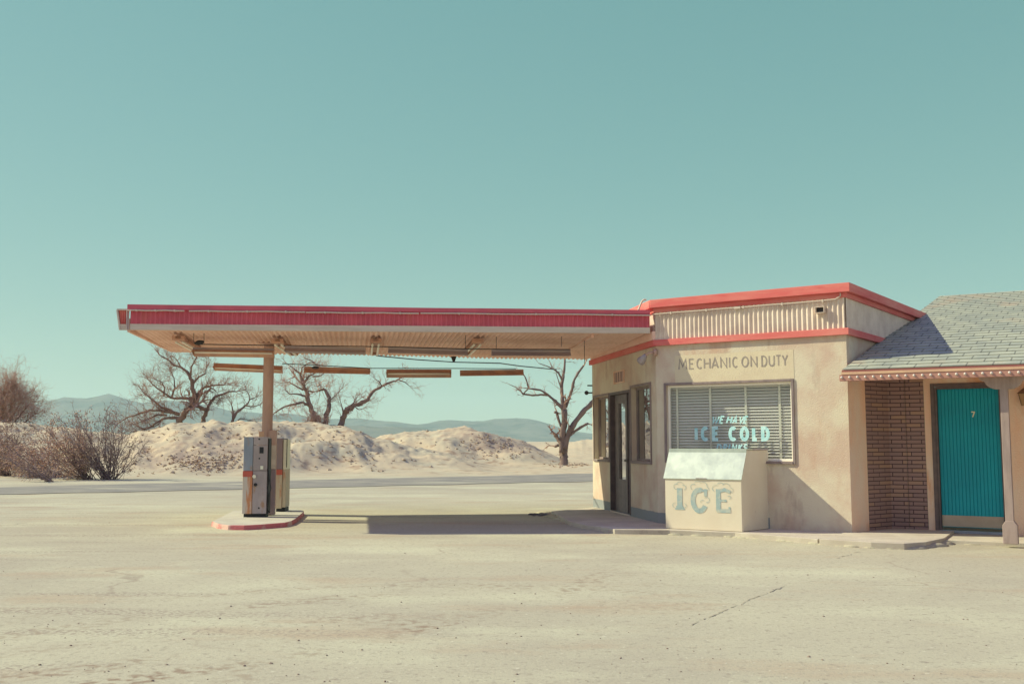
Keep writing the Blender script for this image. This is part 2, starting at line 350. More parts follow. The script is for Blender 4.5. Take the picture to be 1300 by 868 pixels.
def terrain(x, y):
    r = math.hypot(x, y)
    if y < 25: return 0.0
    u = 650 + FX * x / y
    if u < -500 or u > 2400: e = 0
    h = 0.0
    n1 = noise.noise(Vector((x * 0.35, y * 0.35, 0))); n2 = noise.noise(Vector((x * 1.1, y * 1.1, 3))); n3 = noise.noise(Vector((x * 3.1, y * 3.1, 7)))
    def crest(tab, Yc, v): return max(0.0, D(u, v, Yc).z)
    # left berm
    Yb1 = 42.0 + 1.5 * noise.noise(Vector((x * 0.1, 0, 5))); Yc1 = 54.0
    if u < 660:
        hc = crest(CREST1, Yc1, lerp(CREST1, u)) * sm(660, 560, u)
        p = sm(Yb1, Yc1, y + 2.0 * n1) if y < Yc1 else 1 - sm(Yc1 + 3, Yc1 + 26, y)
        p = p ** 0.8 if p > 0 else 0
        if y <= 40: p = 0
        h = max(h, hc * p)
    Yb2, Yc2 = 58.0, 68.0
    if 400 < u < 740:
        hc = crest(CREST2, Yc2, lerp(CREST2, u)) * sm(400, 440, u)
        p = sm(Yb2, Yc2, y + 1.5 * n1) if y < Yc2 else 1 - sm(Yc2 + 1, Yc2 + 20, y)
        h = max(h, hc * p)
    # gentle rise behind the right hand tree
    h = max(h, 1.72 * sm(660, 760, u) * sm(70, 150, y) * (1 - 0.8 * sm(200, 600, y)))
    rough = min(1.0, h * 1.2)
    n4 = noise.noise(Vector((x * 0.9 + y * 0.5, y * 0.25, 13)))
    n5 = abs(noise.noise(Vector((x * 0.55 + 0.2 * y, y * 0.12, 23)))); n6 = noise.noise(Vector((x * 6.0, y * 4.0, 31)))
    h += rough * (0.11 * n1 + 0.07 * n2 + 0.085 * n3 + 0.12 * n4 + 0.05 * n6 - 0.30 * n5 + 0.03)
    h += 0.05 * sm(42, 60, y) * n1
    return h
def build_ground():
    ang = []
    a = -180.0
    while a < 180: ang.append(a); a += 0.11 if -34 <= a < 34 else (2.0 if -60 <= a < 60 else 6.0)
    rad = [0.0001]
    r = 0.6
    while r < 36: rad.append(r); r *= 1.09
    r = 36.0
    while r < 84: rad.append(r); r += (0.22 if 40 < r < 57 else 0.4)
    while r < 16000: rad.append(r); r *= 1.12
    m = MB(); na = len(ang)
    for r in rad:
        for a in ang:
            x = r * math.sin(R(a)); y = r * math.cos(R(a)); m.v.append(Vector((x, y, terrain(x, y))))
    for i in range(len(rad) - 1):
        for k in range(na):
            k2 = (k + 1) % na
            m.f.append((i * na + k, i * na + k2, (i + 1) * na + k2, (i + 1) * na + k))
    return m.build('ground', M['ground'], smooth=True, kind='structure')
# pinker sand on the mounds, where dirt was dumped
def high(t):
    g = t.nodes.new('ShaderNodeNewGeometry'); sp = t.nodes.new('ShaderNodeSeparateXYZ'); t.links.new(g.outputs['Position'], sp.inputs[0])
    n = noise_node(t, 0.5, 8)
    return math_node(t, 'MULTIPLY', ramp01(t, sp.outputs[1], 38, 46), ramp01(t, n, 0.25, 0.6))
overlay(M['ground'], (0.52, 0.425, 0.295), high)
def speck(t):
    g = t.nodes.new('ShaderNodeNewGeometry'); sp = t.nodes.new('ShaderNodeSeparateXYZ'); t.links.new(g.outputs['Position'], sp.inputs[0])
    n = noise_node(t, 1.4, 7, (1, 1, 2.5))
    return math_node(t, 'MULTIPLY', ramp01(t, sp.outputs[1], 40, 46), math_node(t, 'MULTIPLY', ramp01(t, n, 0.55, 0.66), .8))
overlay(M['ground'], (0.31, 0.215, 0.155), speck)
def dumped(t):
    # browner spoil dumped on two flanks of the berms
    g = t.nodes.new('ShaderNodeNewGeometry'); out = None
    for (c, rad_) in (((-13.5, 46.0, 0.6), 3.6), ((-1.0, 66.5, 1.2), 4.2)):
        v = t.nodes.new('ShaderNodeVectorMath'); v.operation = 'DISTANCE'; v.inputs[1].default_value = c; t.links.new(g.outputs['Position'], v.inputs[0])
        a = ramp01(t, v.outputs['Value'], rad_, rad_ * .45); out = a if out is None else math_node(t, 'MAXIMUM', out, a)
    n = noise_node(t, 1.2, 8)
    return math_node(t, 'MULTIPLY', out, ramp01(t, n, .36, .60))
overlay(M['ground'], (0.33, 0.255, 0.205), dumped)
def circle3(a, b, c):
    (x1, y1), (x2, y2), (x3, y3) = (a.x, a.y), (b.x, b.y), (c.x, c.y)
    d = 2 * (x1 * (y2 - y3) + x2 * (y3 - y1) + x3 * (y1 - y2))
    ux = ((x1**2 + y1**2) * (y2 - y3) + (x2**2 + y2**2) * (y3 - y1) + (x3**2 + y3**2) * (y1 - y2)) / d
    uy = ((x1**2 + y1**2) * (x3 - x2) + (x2**2 + y2**2) * (x1 - x3) + (x3**2 + y3**2) * (x2 - x1)) / d
    return ux, uy, math.hypot(x1 - ux, y1 - uy)
def tyre(t):
    g = t.nodes.new('ShaderNodeNewGeometry'); tot = None
    fine = ramp01(t, noise_node(t, 11, 5), .47, .62); patch = ramp01(t, noise_node(t, .6, 3), .40, .56)
    sp = t.nodes.new('ShaderNodeSeparateXYZ'); t.links.new(g.outputs['Position'], sp.inputs[0])
    for (p1, p2, p3, w, k) in (((146, 866), (331, 836), (520, 800), .20, 1), ((159, 842), (281, 826), (470, 798), .17, .9), ((60, 800), (230, 778), (480, 755), .22, .7),
                               ((90, 775), (300, 752), (600, 742), .16, .6), ((-40, 836), (120, 815), (300, 796), .18, .6), ((480, 790), (620, 772), (800, 765), .16, .5)):
        cx, cy, rr = circle3(G(*p1), G(*p2), G(*p3))
        v = t.nodes.new('ShaderNodeVectorMath'); v.operation = 'DISTANCE'; v.inputs[1].default_value = (cx, cy, 0); t.links.new(g.outputs['Position'], v.inputs[0])
        d = math_node(t, 'ABSOLUTE', math_node(t, 'SUBTRACT', v.outputs['Value'], rr))
        a = math_node(t, 'MULTIPLY', ramp01(t, d, w, w * .4), k); tot = a if tot is None else math_node(t, 'MAXIMUM', tot, a)
    m_ = math_node(t, 'MULTIPLY', ramp01(t, sp.outputs[0], 2.6, .2), ramp01(t, sp.outputs[1], 13, 10.5))
    return math_node(t, 'MULTIPLY', math_node(t, 'MULTIPLY', tot, math_node(t, 'MULTIPLY', fine, patch)), math_node(t, 'MULTIPLY', m_, 1.0))
overlay(M['ground'], (0.27, 0.20, 0.145), tyre)
def cracks(t):
    g = t.nodes.new('ShaderNodeNewGeometry')
    v = t.nodes.new('ShaderNodeTexVoronoi'); v.feature = 'DISTANCE_TO_EDGE'; v.inputs['Scale'].default_value = 0.16
    w = t.nodes.new('ShaderNodeTexNoise'); w.inputs['Scale'].default_value = 1.2; w.inputs['Detail'].default_value = 6
    add = t.nodes.new('ShaderNodeVectorMath'); add.operation = 'MULTIPLY_ADD'; add.inputs[1].default_value = (1.2, 1.2, 0)
    t.links.new(g.outputs['Position'], w.inputs[0]); t.links.new(w.outputs['Color'], add.inputs[0]); t.links.new(g.outputs['Position'], add.inputs[2])
    t.links.new(add.outputs[0], v.inputs['Vector'])
    e = ramp01(t, v.outputs['Distance'], 0.006, 0.0)
    n = ramp01(t, noise_node(t, 0.35, 2), 0.52, 0.6)
    sp = t.nodes.new('ShaderNodeSeparateXYZ'); t.links.new(g.outputs['Position'], sp.inputs[0])
    far = ramp01(t, sp.outputs[1], 22, 16)
    return math_node(t, 'MULTIPLY', math_node(t, 'MULTIPLY', e, n), math_node(t, 'MULTIPLY', far, 0.55))
overlay(M['ground'], (0.26, 0.20, 0.16), cracks)
overlay(M['road'], (0.45, 0.42, 0.31), lambda t: ramp01(t, noise_node(t, 0.9, 8, (0.3, 1, 1)), 0.60, 0.68))
def tracks(t):
    g = t.nodes.new('ShaderNodeNewGeometry'); mp = t.nodes.new('ShaderNodeMapping'); mp.inputs['Rotation'].default_value = (0, 0, R(-24)); mp.inputs['Scale'].default_value = (.25, 2.2, 1)
    t.links.new(g.outputs['Position'], mp.inputs[0]); n = t.nodes.new('ShaderNodeTexNoise'); n.inputs['Scale'].default_value = .8; n.inputs['Detail'].default_value = 3
    t.links.new(mp.outputs[0], n.inputs[0])
    fine = noise_node(t, 26, 4)
    sp = t.nodes.new('ShaderNodeSeparateXYZ'); t.links.new(g.outputs['Position'], sp.inputs[0])
    mask = ramp01(t, math_node(t, 'ADD', sp.outputs[0], math_node(t, 'MULTIPLY', sp.outputs[1], .25)), 3.0, -1.0)
    return math_node(t, 'MULTIPLY', math_node(t, 'MULTIPLY', ramp01(t, n.outputs[0], .54, .62), ramp01(t, fine, .48, .60)), math_node(t, 'MULTIPLY', mask, .85))
overlay(M['ground'], (0.29, 0.235, 0.19), tracks)
build_ground()

def strip(name, near, far, z, material, nseg=500, jit=0.7):
    """a flat band between two ground lines"""
    m = MB()
    for i in range(nseg + 1):
        k = i / nseg
        a = Vector(near[0]).lerp(Vector(near[1]), k); b = Vector(far[0]).lerp(Vector(far[1]), k)
        a.y += jit * noise.noise(Vector((a.x * 0.7, 1, 0))); b.y += jit * 1.4 * noise.noise(Vector((b.x * 0.6, 9, 0)))
        for j in range(5):
            p = a.lerp(b, j / 4); p.z = z; m.v.append(p)
    for i in range(nseg):
        for j in range(4):
            n = i * 5 + j; m.f.append((n, n + 5, n + 6, n + 1))
    return m.build(name, material, kind='structure')
na, nb = G(0, 628), G(750, 611); fa, fb = G(0, 618.5), G(750, 601)
dn = (nb - na); df = (fb - fa)
strip('road', (na - dn * 2.2, nb + dn * 1.4), (fa - df * 1.9, fb + df * 1.0), 0.012, M['road'])

# ------------------------------------------------------------------ mountains
def mountains(name, prof, Y, foot, z0noise, seed):
    m = MB(); us = list(range(-5000, 6001, 14)); rows = 26
    for j in range(rows + 1):
        k = j / rows                                  # 0 the foot, 0.62 the crest, 1 the back
        for u in us:
            x = (u - 650) / FX * Y
            hc = max(0.0, (HZ - lerp(prof, u)) / FX * Y) + CH
            n = noise.noise(Vector((x * 0.0012, seed, k * 1.6))) ; n2 = noise.noise(Vector((x * 0.005, seed + 4, k * 5)))
            gull = abs(noise.noise(Vector((x * 0.0028 + k * 0.8, seed + 9, k * 1.1))))
            p = math.sin(min(1, k / 0.62) * math.pi / 2) ** 1.5 if k < 0.62 else 1 - sm(0.62, 1.0, k) * 0.9
            side = sm(0.0, 0.3, k) * (1 - sm(0.5, 0.62, k))
            h = hc * max(0, p + side * (0.22 * n + 0.13 * n2 - 0.30 * gull + 0.05)) + (hc * 0.012 * n2 if k > 0.55 else 0)
            yy = Y - foot + k * foot / 0.62
            h += hc * .035 * noise.noise(Vector((x * .004, seed + 20, 0))) * (1 if k > .4 else 0)
            m.v.append(Vector((x * yy / Y, yy, max(0.0, h) - (3 if j == 0 else 0))))
    w = len(us)
    for j in range(rows):
        for i in range(w - 1):
            n = j * w + i; m.f.append((n, n + 1, n + 1 + w, n + w))
    return m.build(name, M['mountain'], smooth=True, kind='structure')
FAR = [(-5000, 520), (-2500, 505), (-1200, 525), (-400, 512), (-120, 530), (-30, 528), (20, 518), (50.8, 511.5), (81, 505.5), (109, 505), (138, 501.6), (157, 506), (178, 511), (200, 510), (227, 508), (250, 513), (279, 519), (302, 524.5), (330, 525),
       (344, 528), (366, 524), (384, 528), (413, 532), (454, 530.6), (479, 535), (501, 537), (525, 540), (553, 537.6), (589, 535.4), (611, 535.4), (633, 531.5), (647, 534), (661, 531.5), (680.5, 534), (702.7, 539.5), (719, 546), (750, 550), (800, 556), (900, 540), (1300, 520), (2500, 505), (6000, 515)]
NEAR = [(-5000, 545), (-1500, 540), (-600, 552), (0, 556), (120, 552), (230, 548), (330, 541), (400, 540), (470, 542), (525, 542.5), (553, 546), (585, 553), (610, 560), (760, 562), (1200, 555), (6000, 545)]
mountains('mountains', FAR, 8000, 1500, 0, 1.0)
mountains('foothills', NEAR, 5200, 500, 0, 5.0)

# ------------------------------------------------------------------ office of the filling station
SL = 0.07
A1 = G(835.7, 663.6, SL); A0 = G(753, 642.7, SL); B1 = G(1082, 676.2, SL)
aA = math.degrees(math.atan2((A1 - A0).y, (A1 - A0).x)); aB = math.degrees(math.atan2((B1 - A1).y, (B1 - A1).x)); aC = 54.6
FA = Frame(A0, aA); FB = Frame(A1, aB); FC = Frame(B1, aC)
LA = (A1 - A0).length; LB = (B1 - A1).length; LC = FC.at(1181.4, 390.5, 0.1)[0] - 0.1
C1 = FC.p(LC, 0, 0)
WT = 3.62                                    # wall top
office = thing('gas_station_office', 'peach stucco filling station office with red trim, corrugated parapet and mechanic sign', 'building', A1)
# openings
def rect(f, uv0, uv1, t=0):
    a = f.at(*uv0, t); b = f.at(*uv1, t); return (a[0], b[0], a[1], b[1])
wl = (FA.s(754.6), FA.s(773.4), FA.at(762, 582.6)[1], FA.at(762, 503.5)[1])
dr = (FA.s(774.6), FA.s(800.2), SL + 0.02, FA.at(800.5, 494)[1])
wr = (FA.s(802), FA.s(826.6), FA.at(815, 585.3)[1], FA.at(815, 490)[1])
wb = (FB.s(847), FB.s(1006.5), FB.at(1000, 585.5)[1], FB.at(930, 486.5)[1])
MBw = MB()
MBw.wall(FA, 0, LA, SL - 0.07, WT, 0.14, [wl, dr, wr], ends=False)
MBw.wall(FB, 0, LB, SL - 0.07, WT, 0.14, [wb], ends=False)
MBw.wall(FC, 0, LC, SL - 0.07, WT, 0.14, ends=False)
# back walls
E0 = Vector((A0.x + 6.4 * math.cos(R(aA + 90)), A0.y + 6.4 * math.sin(R(aA + 90)), 0)) if False else FA.p(0, -7.0, 0)
FD = Frame(C1, math.degrees(math.atan2(E0.y - C1.y, E0.x - C1.x))); LD = (E0 - C1).length
FE = Frame(E0, math.degrees(math.atan2(A0.y - E0.y, A0.x - E0.x))); LE = (Vector((A0.x, A0.y, 0)) - E0).length
MBw.wall(FD, 0, LD, 0, WT, 0.14, ends=False); MBw.wall(FE, 0, LE, 0, WT, 0.14, ends=False)
MBw.build('wall', M['stucco'], office)
poly = [A0, A1, B1, C1, E0]
def inset(t):
    fr = [(FA, LA), (FB, LB), (FC, LC), (FD, LD), (FE, LE)]; out = []
    for i in range(5):
        f0 = fr[i - 1][0]; f1 = fr[i][0]
        p0 = f0.o + f0.n * t; p1 = f1.o + f1.n * t; d0, d1 = f0.d, f1.d
        den = d0.x * d1.y - d0.y * d1.x; w = p1 - p0; k = (w.x * d1.y - w.y * d1.x) / den
        out.append(p0 + d0 * k)
    return out
def ring(mb, t0, t1, z0, z1, which=(0, 1, 2, 3, 4)):
    """a mitred band round the building"""
    a = inset(t0); b = inset(t1)
    Z = lambda p, z: Vector((p.x, p.y, z))
    for i in which:
        j = (i + 1) % 5
        n = len(mb.v)
        mb.v += [Z(a[i], z0), Z(a[j], z0), Z(b[j], z0), Z(b[i], z0), Z(a[i], z1), Z(a[j], z1), Z(b[j], z1), Z(b[i], z1)]
        for q in ((0, 3, 2, 1), (4, 5, 6, 7), (3, 7, 6, 2), (0, 1, 5, 4), (0, 4, 7, 3), (1, 2, 6, 5)): mb.f.append(tuple(n + x for x in q))
    return mb
roofm = MB(); ins = inset(-0.05); roofm.prism([Vector((p.x, p.y, 3.42)) for p in ins], [Vector((p.x, p.y, 3.50)) for p in ins]); roofm.build('roof', M['floor'], office)
fl = MB(); ins = inset(-0.142); fl.prism([Vector((p.x, p.y, 0.0)) for p in ins], [Vector((p.x, p.y, SL + 0.01)) for p in ins]); fl.build('floor_slab', M['floor'], office)
zb0, zb1 = 2.975, 3.075
ZC1 = FB.at(1085.3, 357.6, 0.1)[1]; ZC0 = ZC1 - 0.135
ring(MB(), 0.003, 0.055, zb0, zb1).build('trim_band', M['salmon'], office, bevel=0.004)
cap = ring(MB(), -0.12, 0.105, ZC0, ZC1); cap.build('roof_cap', M['salmon'], office, bevel=0.005)
ring(MB(), 0.003, 0.040, ZC0 - 0.075, ZC0 - 0.001).build('roof_fascia', M['salmon'], office, bevel=0.003)
cs = MB(); zc0, zc1 = zb1 - 0.01, ZC0 - 0.06
cs.corr(FB, 0.0, LB - 0.005, zc0, zc1, 0.018, amp=0.012)
cs.build('parapet_siding', M['cream_corr'], office)
MB().corr(FA, 0, LA, zc0, zc1, 0.012, amp=0.006).build('parapet_siding', M['cream_corr'], office)
cs = MB(); cs.corr(FC, 0.0, LC, zc0, zc1, 0.012, amp=0.006)
cs.build('parapet_siding', M['cream_corr'], office)
# small square scupper in the parapet
s_, z_ = FB.at(1043, 394)
sc_ = MB(); w_ = 0.07; h_ = 0.048
for (a, b, c, d) in ((-w_, -w_ + .008, -h_, h_), (w_ - .008, w_, -h_, h_)): sc_.box(FB, s_ + a, s_ + b, 0.0, 0.10, z_ + c, z_ + d)
sc_.box(FB, s_ - w_ + .0085, s_ + w_ - .0085, 0.0, 0.099, z_ + h_ - .008, z_ + h_); sc_.box(FB, s_ - w_ + .0085, s_ + w_ - .0085, 0.0, 0.108, z_ - h_, z_ - h_ + .008)
sp = sc_.build('scupper', M['cream_corr'], office)
MB().box(FB, s_ - w_ + .009, s_ + w_ - .009, 0.031, 0.036, z_ - h_ + .009, z_ + h_ - .009).build('scupper_hole', M['dark'], office)
# electrical conduit running along the parapet
cd = MB(); zp = ZC0 - 0.105
cd.tube([FB.p(-0.02, 0.06, zp)] + [FB.p(LB * k / 8, 0.06, zp + 0.004 * (k % 2)) for k in range(1, 8)] + [FB.p(LB - 0.12, 0.06, zp + 0.01), FB.p(LB - 0.05, 0.06, zp + 0.05), FB.p(LB - 0.045, 0.06, ZC0 - 0.01)], 0.010, 8)
for k in range(5): cd.box(FB, LB * (k + .5) / 5 - .012, LB * (k + .5) / 5 + .012, 0.03, 0.072, zp - 0.02, zp + 0.02)
s0 = FB.s(938, 0, 388); cd.box(FB, s0 - .05, s0 + .05, 0.03, 0.075, zp - .018, zp + .016)
cd.build('conduit', M['pipe'], office)
cv = MB(); q = FA.p(LA - 0.02, 0.11, ZC1 + 0.004)
cv.tube([D(820.5, 380.5, q.y), D(817.5, 380.3, q.y), D(815, 382.5, q.y), D(813, 387, q.y), D(811.3, 391.5, q.y), D(809.5, 395.5, q.y)], 0.016, 6); cv.build('cable', M['pipe'], office)
# louvred vent above the door
s0, s1, z0, z1 = rect(FA, (780.5, 486), (792.5, 470.5))
v = MB(); e = 0.025
v.box(FA, s0, s1, 0.0, 0.02, z0 - e, z0); v.box(FA, s0, s1, 0.0, 0.02, z1, z1 + e); v.box(FA, s0 - e, s0, 0, 0.021, z0 - e, z1 + e); v.box(FA, s1, s1 + e, 0, 0.021, z0 - e, z1 + e)
vo = v.build('vent', M['stucco_o'], office)
g_ = MB(); g_.box(FA, s0 + .001, s1 - .001, 0.001, 0.006, z0 + .001, z1 - .001)
g_.build('vent_backing', M['frame'], vo)
g_ = MB()
for k in range(4): a = s0 + (s1 - s0) * (k + .5) / 4; g_.box(FA, a - .045, a + .045, 0.007, 0.016, z0 + .002, z1 - .002)
g_.build('louvre', M['column'], vo)
# round wall lamp at the corner
s0, z0 = FA.at(827, 455); lp = MB()
lp.cyl(FA.p(s0 + .25, 0.0, z0 + .08), FA.p(s0 + .25, 0.04, z0 + .08), 0.06); lp.tube([FA.p(s0 + .25, .03, z0 + .08), FA.p(s0 + .24, .12, z0 + .07), FA.p(s0 + .17, .17, z0 + .02)], 0.02, 8)
lo_ = lp.build('wall_lamp', M['column'], office, smooth=True)
MB().tube([FA.p(s0 + .19, .16, z0 + .045), FA.p(s0 + .15, .18, z0), FA.p(s0 + .10, .21, z0 - .05), FA.p(s0 + .08, .225, z0 - .07)], [.03, .05, .075, .07], 14).build('lamp_shade', M['pumpgrey'], lo_, smooth=True)
# insulators outside the far corner
ins_ = MB(); p = FA.p(-0.03, -0.05, 2.62)
for zz in (2.55, 2.40): ins_.tube([FA.p(0, -.1, zz), FA.p(-.01, .02, zz), FA.p(-.01, .10, zz)], .015, 6)
ins_.ball(FA.p(-.01, .12, 2.40), .045); ins_.build('wire_insulator', M['wire'], office)

def opening_frame(parent, f, o, name, w, dep0, dep1, material, sides='lrtb'):
    m = MB(); s0, s1, z0, z1 = o
    if 'l' in sides: m.box(f, s0 + .001, s0 + w, dep0, dep1, z0 + .001, z1 - .001)
    if 'r' in sides: m.box(f, s1 - w, s1 - .001, dep0, dep1, z0 + .001, z1 - .001)
    if 't' in sides: m.box(f, s0 + w + .0005, s1 - w - .0005, dep0, dep1 - .002, z1 - w, z1 - .001)
    if 'b' in sides: m.box(f, s0 + w + .0005, s1 - w - .0005, dep0, dep1 - .002, z0 + .001, z0 + w)
    return m.build(name, material, parent, bevel=0.003)
def casing(parent, f, o, w, out, name, material, sill=True):
    m = MB(); s0, s1, z0, z1 = o
    m.box(f, s0 - w, s0 - .001, .001, out, z0 - w, z1 + w); m.box(f, s1 + .001, s1 + w, .001, out, z0 - w, z1 + w)
    m.box(f, s0, s1, .001, out - .002, z1 + .001, z1 + w)
    if sill: m.box(f, s0, s1, .001, out + .01, z0 - w, z0 - .001)
    return m.build(name, material, parent, bevel=0.003)
# big front window
win = casing(office, FB, wb, 0.04, 0.022, 'window', M['frame'])
opening_frame(win, FB, wb, 'frame', 0.035, -0.10, -0.045, M['blind'])
s0, s1, z0, z1 = wb
GT = -0.07
MB().quad(FB.p(s0 + .036, GT, z0 + .036), FB.p(s1 - .036, GT, z0 + .036), FB.p(s1 - .036, GT, z1 - .036), FB.p(s0 + .036, GT, z1 - .036)).build('pane', M['glass'], win)
bl = MB(); zz = z1 - .05; k = 0; BT = -0.19
while zz > z0 + 0.02:
    sag = 0.0015 * math.sin(k * 1.7)
    for (ta, za, tb, zb_) in ((-.020, .019, -.007, .010), (-.007, .010, .007, -.004), (.007, -.004, .019, -.018)):
        bl.quad(FB.p(s0 - .02, BT + ta, zz + za + sag), FB.p(s1 + .02, BT + ta, zz + za - sag), FB.p(s1 + .02, BT + tb, zz + zb_ - sag), FB.p(s0 - .02, BT + tb, zz + zb_ + sag))
    zz -= 0.047; k += 1
bl.box(FB, s0 - .02, s1 + .02, BT - .03, BT + .03, z1 - .035, z1 - .002)
bl.build('blind', M['blind'], win)
tp = MB()
for u in (861, 903, 948, 991):
    s = FB.s(u, BT, 530); tp.box(FB, s - .018, s + .018, BT + .027, BT + .029, z0 - .1, z1 - .03)
tp.build('blind_tape', M['tape'], win)
# windows and door beside the pump canopy
for o in (wl, wr):
    w_ = casing(office, FA, o, 0.045, 0.018, 'window', M['frame'])
    opening_frame(w_, FA, o, 'frame', 0.04, -0.135, -0.09, M['frame'])
    s0, s1, z0, z1 = o
    MB().quad(FA.p(s0 + .04, -.115, z0 + .04), FA.p(s1 - .04, -.115, z0 + .04), FA.p(s1 - .04, -.115, z1 - .04), FA.p(s0 + .04, -.115, z1 - .04)).build('pane', M['glassdoor'], w_)
opening_frame(office, FA, dr, 'door_frame', 0.05, -0.13, 0.012, M['darkframe'], 'lrt')
sd0, sd1 = FA.s(779.5), FA.s(794); s0, s1, z0, z1 = dr
mid = s0 + (s1 - s0) * 0.66
dl = MB(); dl.wall(FA, s0 + .052, mid, SL + .02, z1 - .052, .04, [(s0 + .30, mid - .14, SL + .62, z1 - .22)], t=-.085)
door = dl.build('door', M['doorleaf'], office)
MB().quad(FA.p(s0 + .30, -.105, SL + .62), FA.p(mid - .14, -.105, SL + .62), FA.p(mid - .14, -.105, z1 - .22), FA.p(s0 + .30, -.105, z1 - .22)).build('pane', M['glassdoor'], door)
MB().cyl(FA.p(mid - .07, -.085, SL + .98), FA.p(mid - .07, -.03, SL + .98), .022).build('handle', M['chrome'], door)
sd = MB(); sd.box(FA, mid + .001, mid + .03, -.125, -.07, SL + .02, z1 - .052)
sl_ = sd.build('sidelight', M['darkframe'], office)
MB().quad(FA.p(mid + .03, -.11, SL + .02), FA.p(s1 - .05, -.11, SL + .02), FA.p(s1 - .05, -.11, z1 - .052), FA.p(mid + .03, -.11, z1 - .052)).build('pane', M['glassdoor'], sl_)
MB().box(FA, s0 + .05, s1 - .05, -.13, .03, SL + .001, SL + .018).build('threshold', M['board'], office)

# ------------------------------------------------------------------ lettering: stroke alphabet, each letter in a 1 x 1 box
def arc(cx, cy, rx, ry, a0, a1, n=14): return [(cx + rx * math.cos(R(a0 + (a1 - a0) * i / n)), cy + ry * math.sin(R(a0 + (a1 - a0) * i / n))) for i in range(n + 1)]
GL = {'M': [[(0, 0), (.12, 1), (.5, .25), (.88, 1), (1, 0)]], 'E': [[(.95, 0), (0, 0), (0, 1), (.95, 1)], [(0, .52), (.8, .52)]],
      'C': [arc(.55, .5, .52, .5, 48, 312)], 'H': [[(0, 0), (0, 1)], [(1, 0), (1, 1)], [(0, .5), (1, .5)]],
      'A': [[(0, 0), (.5, 1), (1, 0)], [(.17, .3), (.83, .3)]], 'N': [[(0, 0), (0, 1), (1, 0), (1, 1)]], 'I': [[(.5, 0), (.5, 1)]],
      'O': [arc(.5, .5, .5, .5, 0, 360, 24)], 'D': [[(0, 0), (0, 1), (.35, 1)] + arc(.35, .5, .65, .5, 90, -90)[1:] + [(0, 0)]],
      'U': [[(0, 1), (0, .35)] + arc(.5, .36, .5, .36, 180, 360)[1:] + [(1, 1)]], 'T': [[(.5, 0), (.5, 1)], [(0, 1), (1, 1)]],
      'Y': [[(0, 1), (.5, .45), (1, 1)], [(.5, .45), (.5, 0)]], 'W': [[(0, 1), (.25, 0), (.5, .8), (.75, 0), (1, 1)]],
      'V': [[(0, 1), (.5, 0), (1, 1)]], 'L': [[(0, 1), (0, 0), (.9, 0)]],
      'R': [[(0, 0), (0, 1), (.5, 1)] + arc(.5, .75, .45, .25, 90, -90, 8)[1:] + [(0, .5)], [(.4, .5), (1, 0)]],
      'K': [[(0, 0), (0, 1)], [(1, 1), (0, .42)], [(.25, .55), (1, 0)]],
      'S': [arc(.5, .75, .45, .25, 40, 270, 9) + arc(.5, .25, .45, .25, 90, -140, 9)[1:]], '7': [[(0, 1), (1, 1), (.4, 0)]]}
LIFT = [0.0]
def ribbon(mb, f, pts, w, t):
    P_ = [Vector((p[0], p[1])) for p in pts]; n = len(P_); closed = (P_[0] - P_[-1]).length < 1e-6
    L = []; Rr = []
    for i in range(n):
        if closed: a = P_[i - 1] if i else P_[-2]; b = P_[(i + 1)] if i < n - 1 else P_[1]
        else: a = P_[max(i - 1, 0)]; b = P_[min(i + 1, n - 1)]
        d0 = (P_[i] - a); d1 = (b - P_[i])
        d0 = d0.normalized() if d0.length > 1e-7 else d1.normalized(); d1 = d1.normalized() if d1.length > 1e-7 else d0
        tg = (d0 + d1); tg = tg.normalized() if tg.length > .2 else d0
        nn = Vector((-tg.y, tg.x)); c = max(.45, abs(nn.dot(Vector((-d0.y, d0.x))))); nn = nn * (w / 2 / c)
        L.append(P_[i] + nn); Rr.append(P_[i] - nn)
    for i in range(n - 1):
        LIFT[0] = (LIFT[0] + 0.00012) % 0.0018
        a = t + LIFT[0]
        mb.quad(f.p(Rr[i].x, a, Rr[i].y), f.p(Rr[i + 1].x, a, Rr[i + 1].y), f.p(L[i + 1].x, a, L[i + 1].y), f.p(L[i].x, a, L[i].y))
def letter(mb, f, ch, s0, s1, z0, z1, w, t, shear=0.0):
    for st in GL[ch]:
        ribbon(mb, f, [(s0 + w / 2 + (s1 - s0 - w) * x + shear * (y - .5) * (z1 - z0), z0 + w / 2 + (z1 - z0 - w) * y) for x, y in st], w, t)
def word(mb, f, items, vt, vb, w, t, shear=0.0):
    """items (char, u0, u1); vt, vb the top and bottom pixel lines as functions of u"""
    for ch, u0, u1 in items:
        um = (u0 + u1) / 2
        z1 = f.at(um, vt(um), t)[1]; z0 = f.at(um, vb(um), t)[1]
        letter(mb, f, ch, f.at(u0, 500, t)[0], f.at(u1, 500, t)[0], z0, z1, w, t, shear)
# cream painted field, then the words
sg = MB(); a = FB.at(858, 451); b = FB.at(1004, 444)
zt = FB.at(930, 447.5)[1]; zbm = FB.at(930, 483)[1]
sgf = MB()
sgf.quad(FB.p(FB.s(857, 0, 470), .003, zbm - .01), FB.p(FB.s(1008, 0, 470), .003, zbm - .01), FB.p(FB.s(1008, 0, 470), .003, zt), FB.p(FB.s(857, 0, 470), .003, zt))
sgn = sgf.build('sign_panel', M['signfield'], office)
lt = MB()
it = [('M', 861.6, 873), ('E', 875, 882), ('C', 884.6, 892.4), ('H', 894, 902.6), ('A', 903.6, 913), ('N', 915, 924), ('I', 925, 929), ('C', 930, 938), ('O', 942, 951.5), ('N', 953.5, 962.5),
      ('D', 967.3, 975), ('U', 976.7, 984.6), ('T', 985.6, 993), ('Y', 993.6, 1001.5)]
word(lt, FB, it, lambda u: 455.6 - (u - 862) * 0.042, lambda u: 469.4 - (u - 862) * 0.036, 0.022, 0.005)
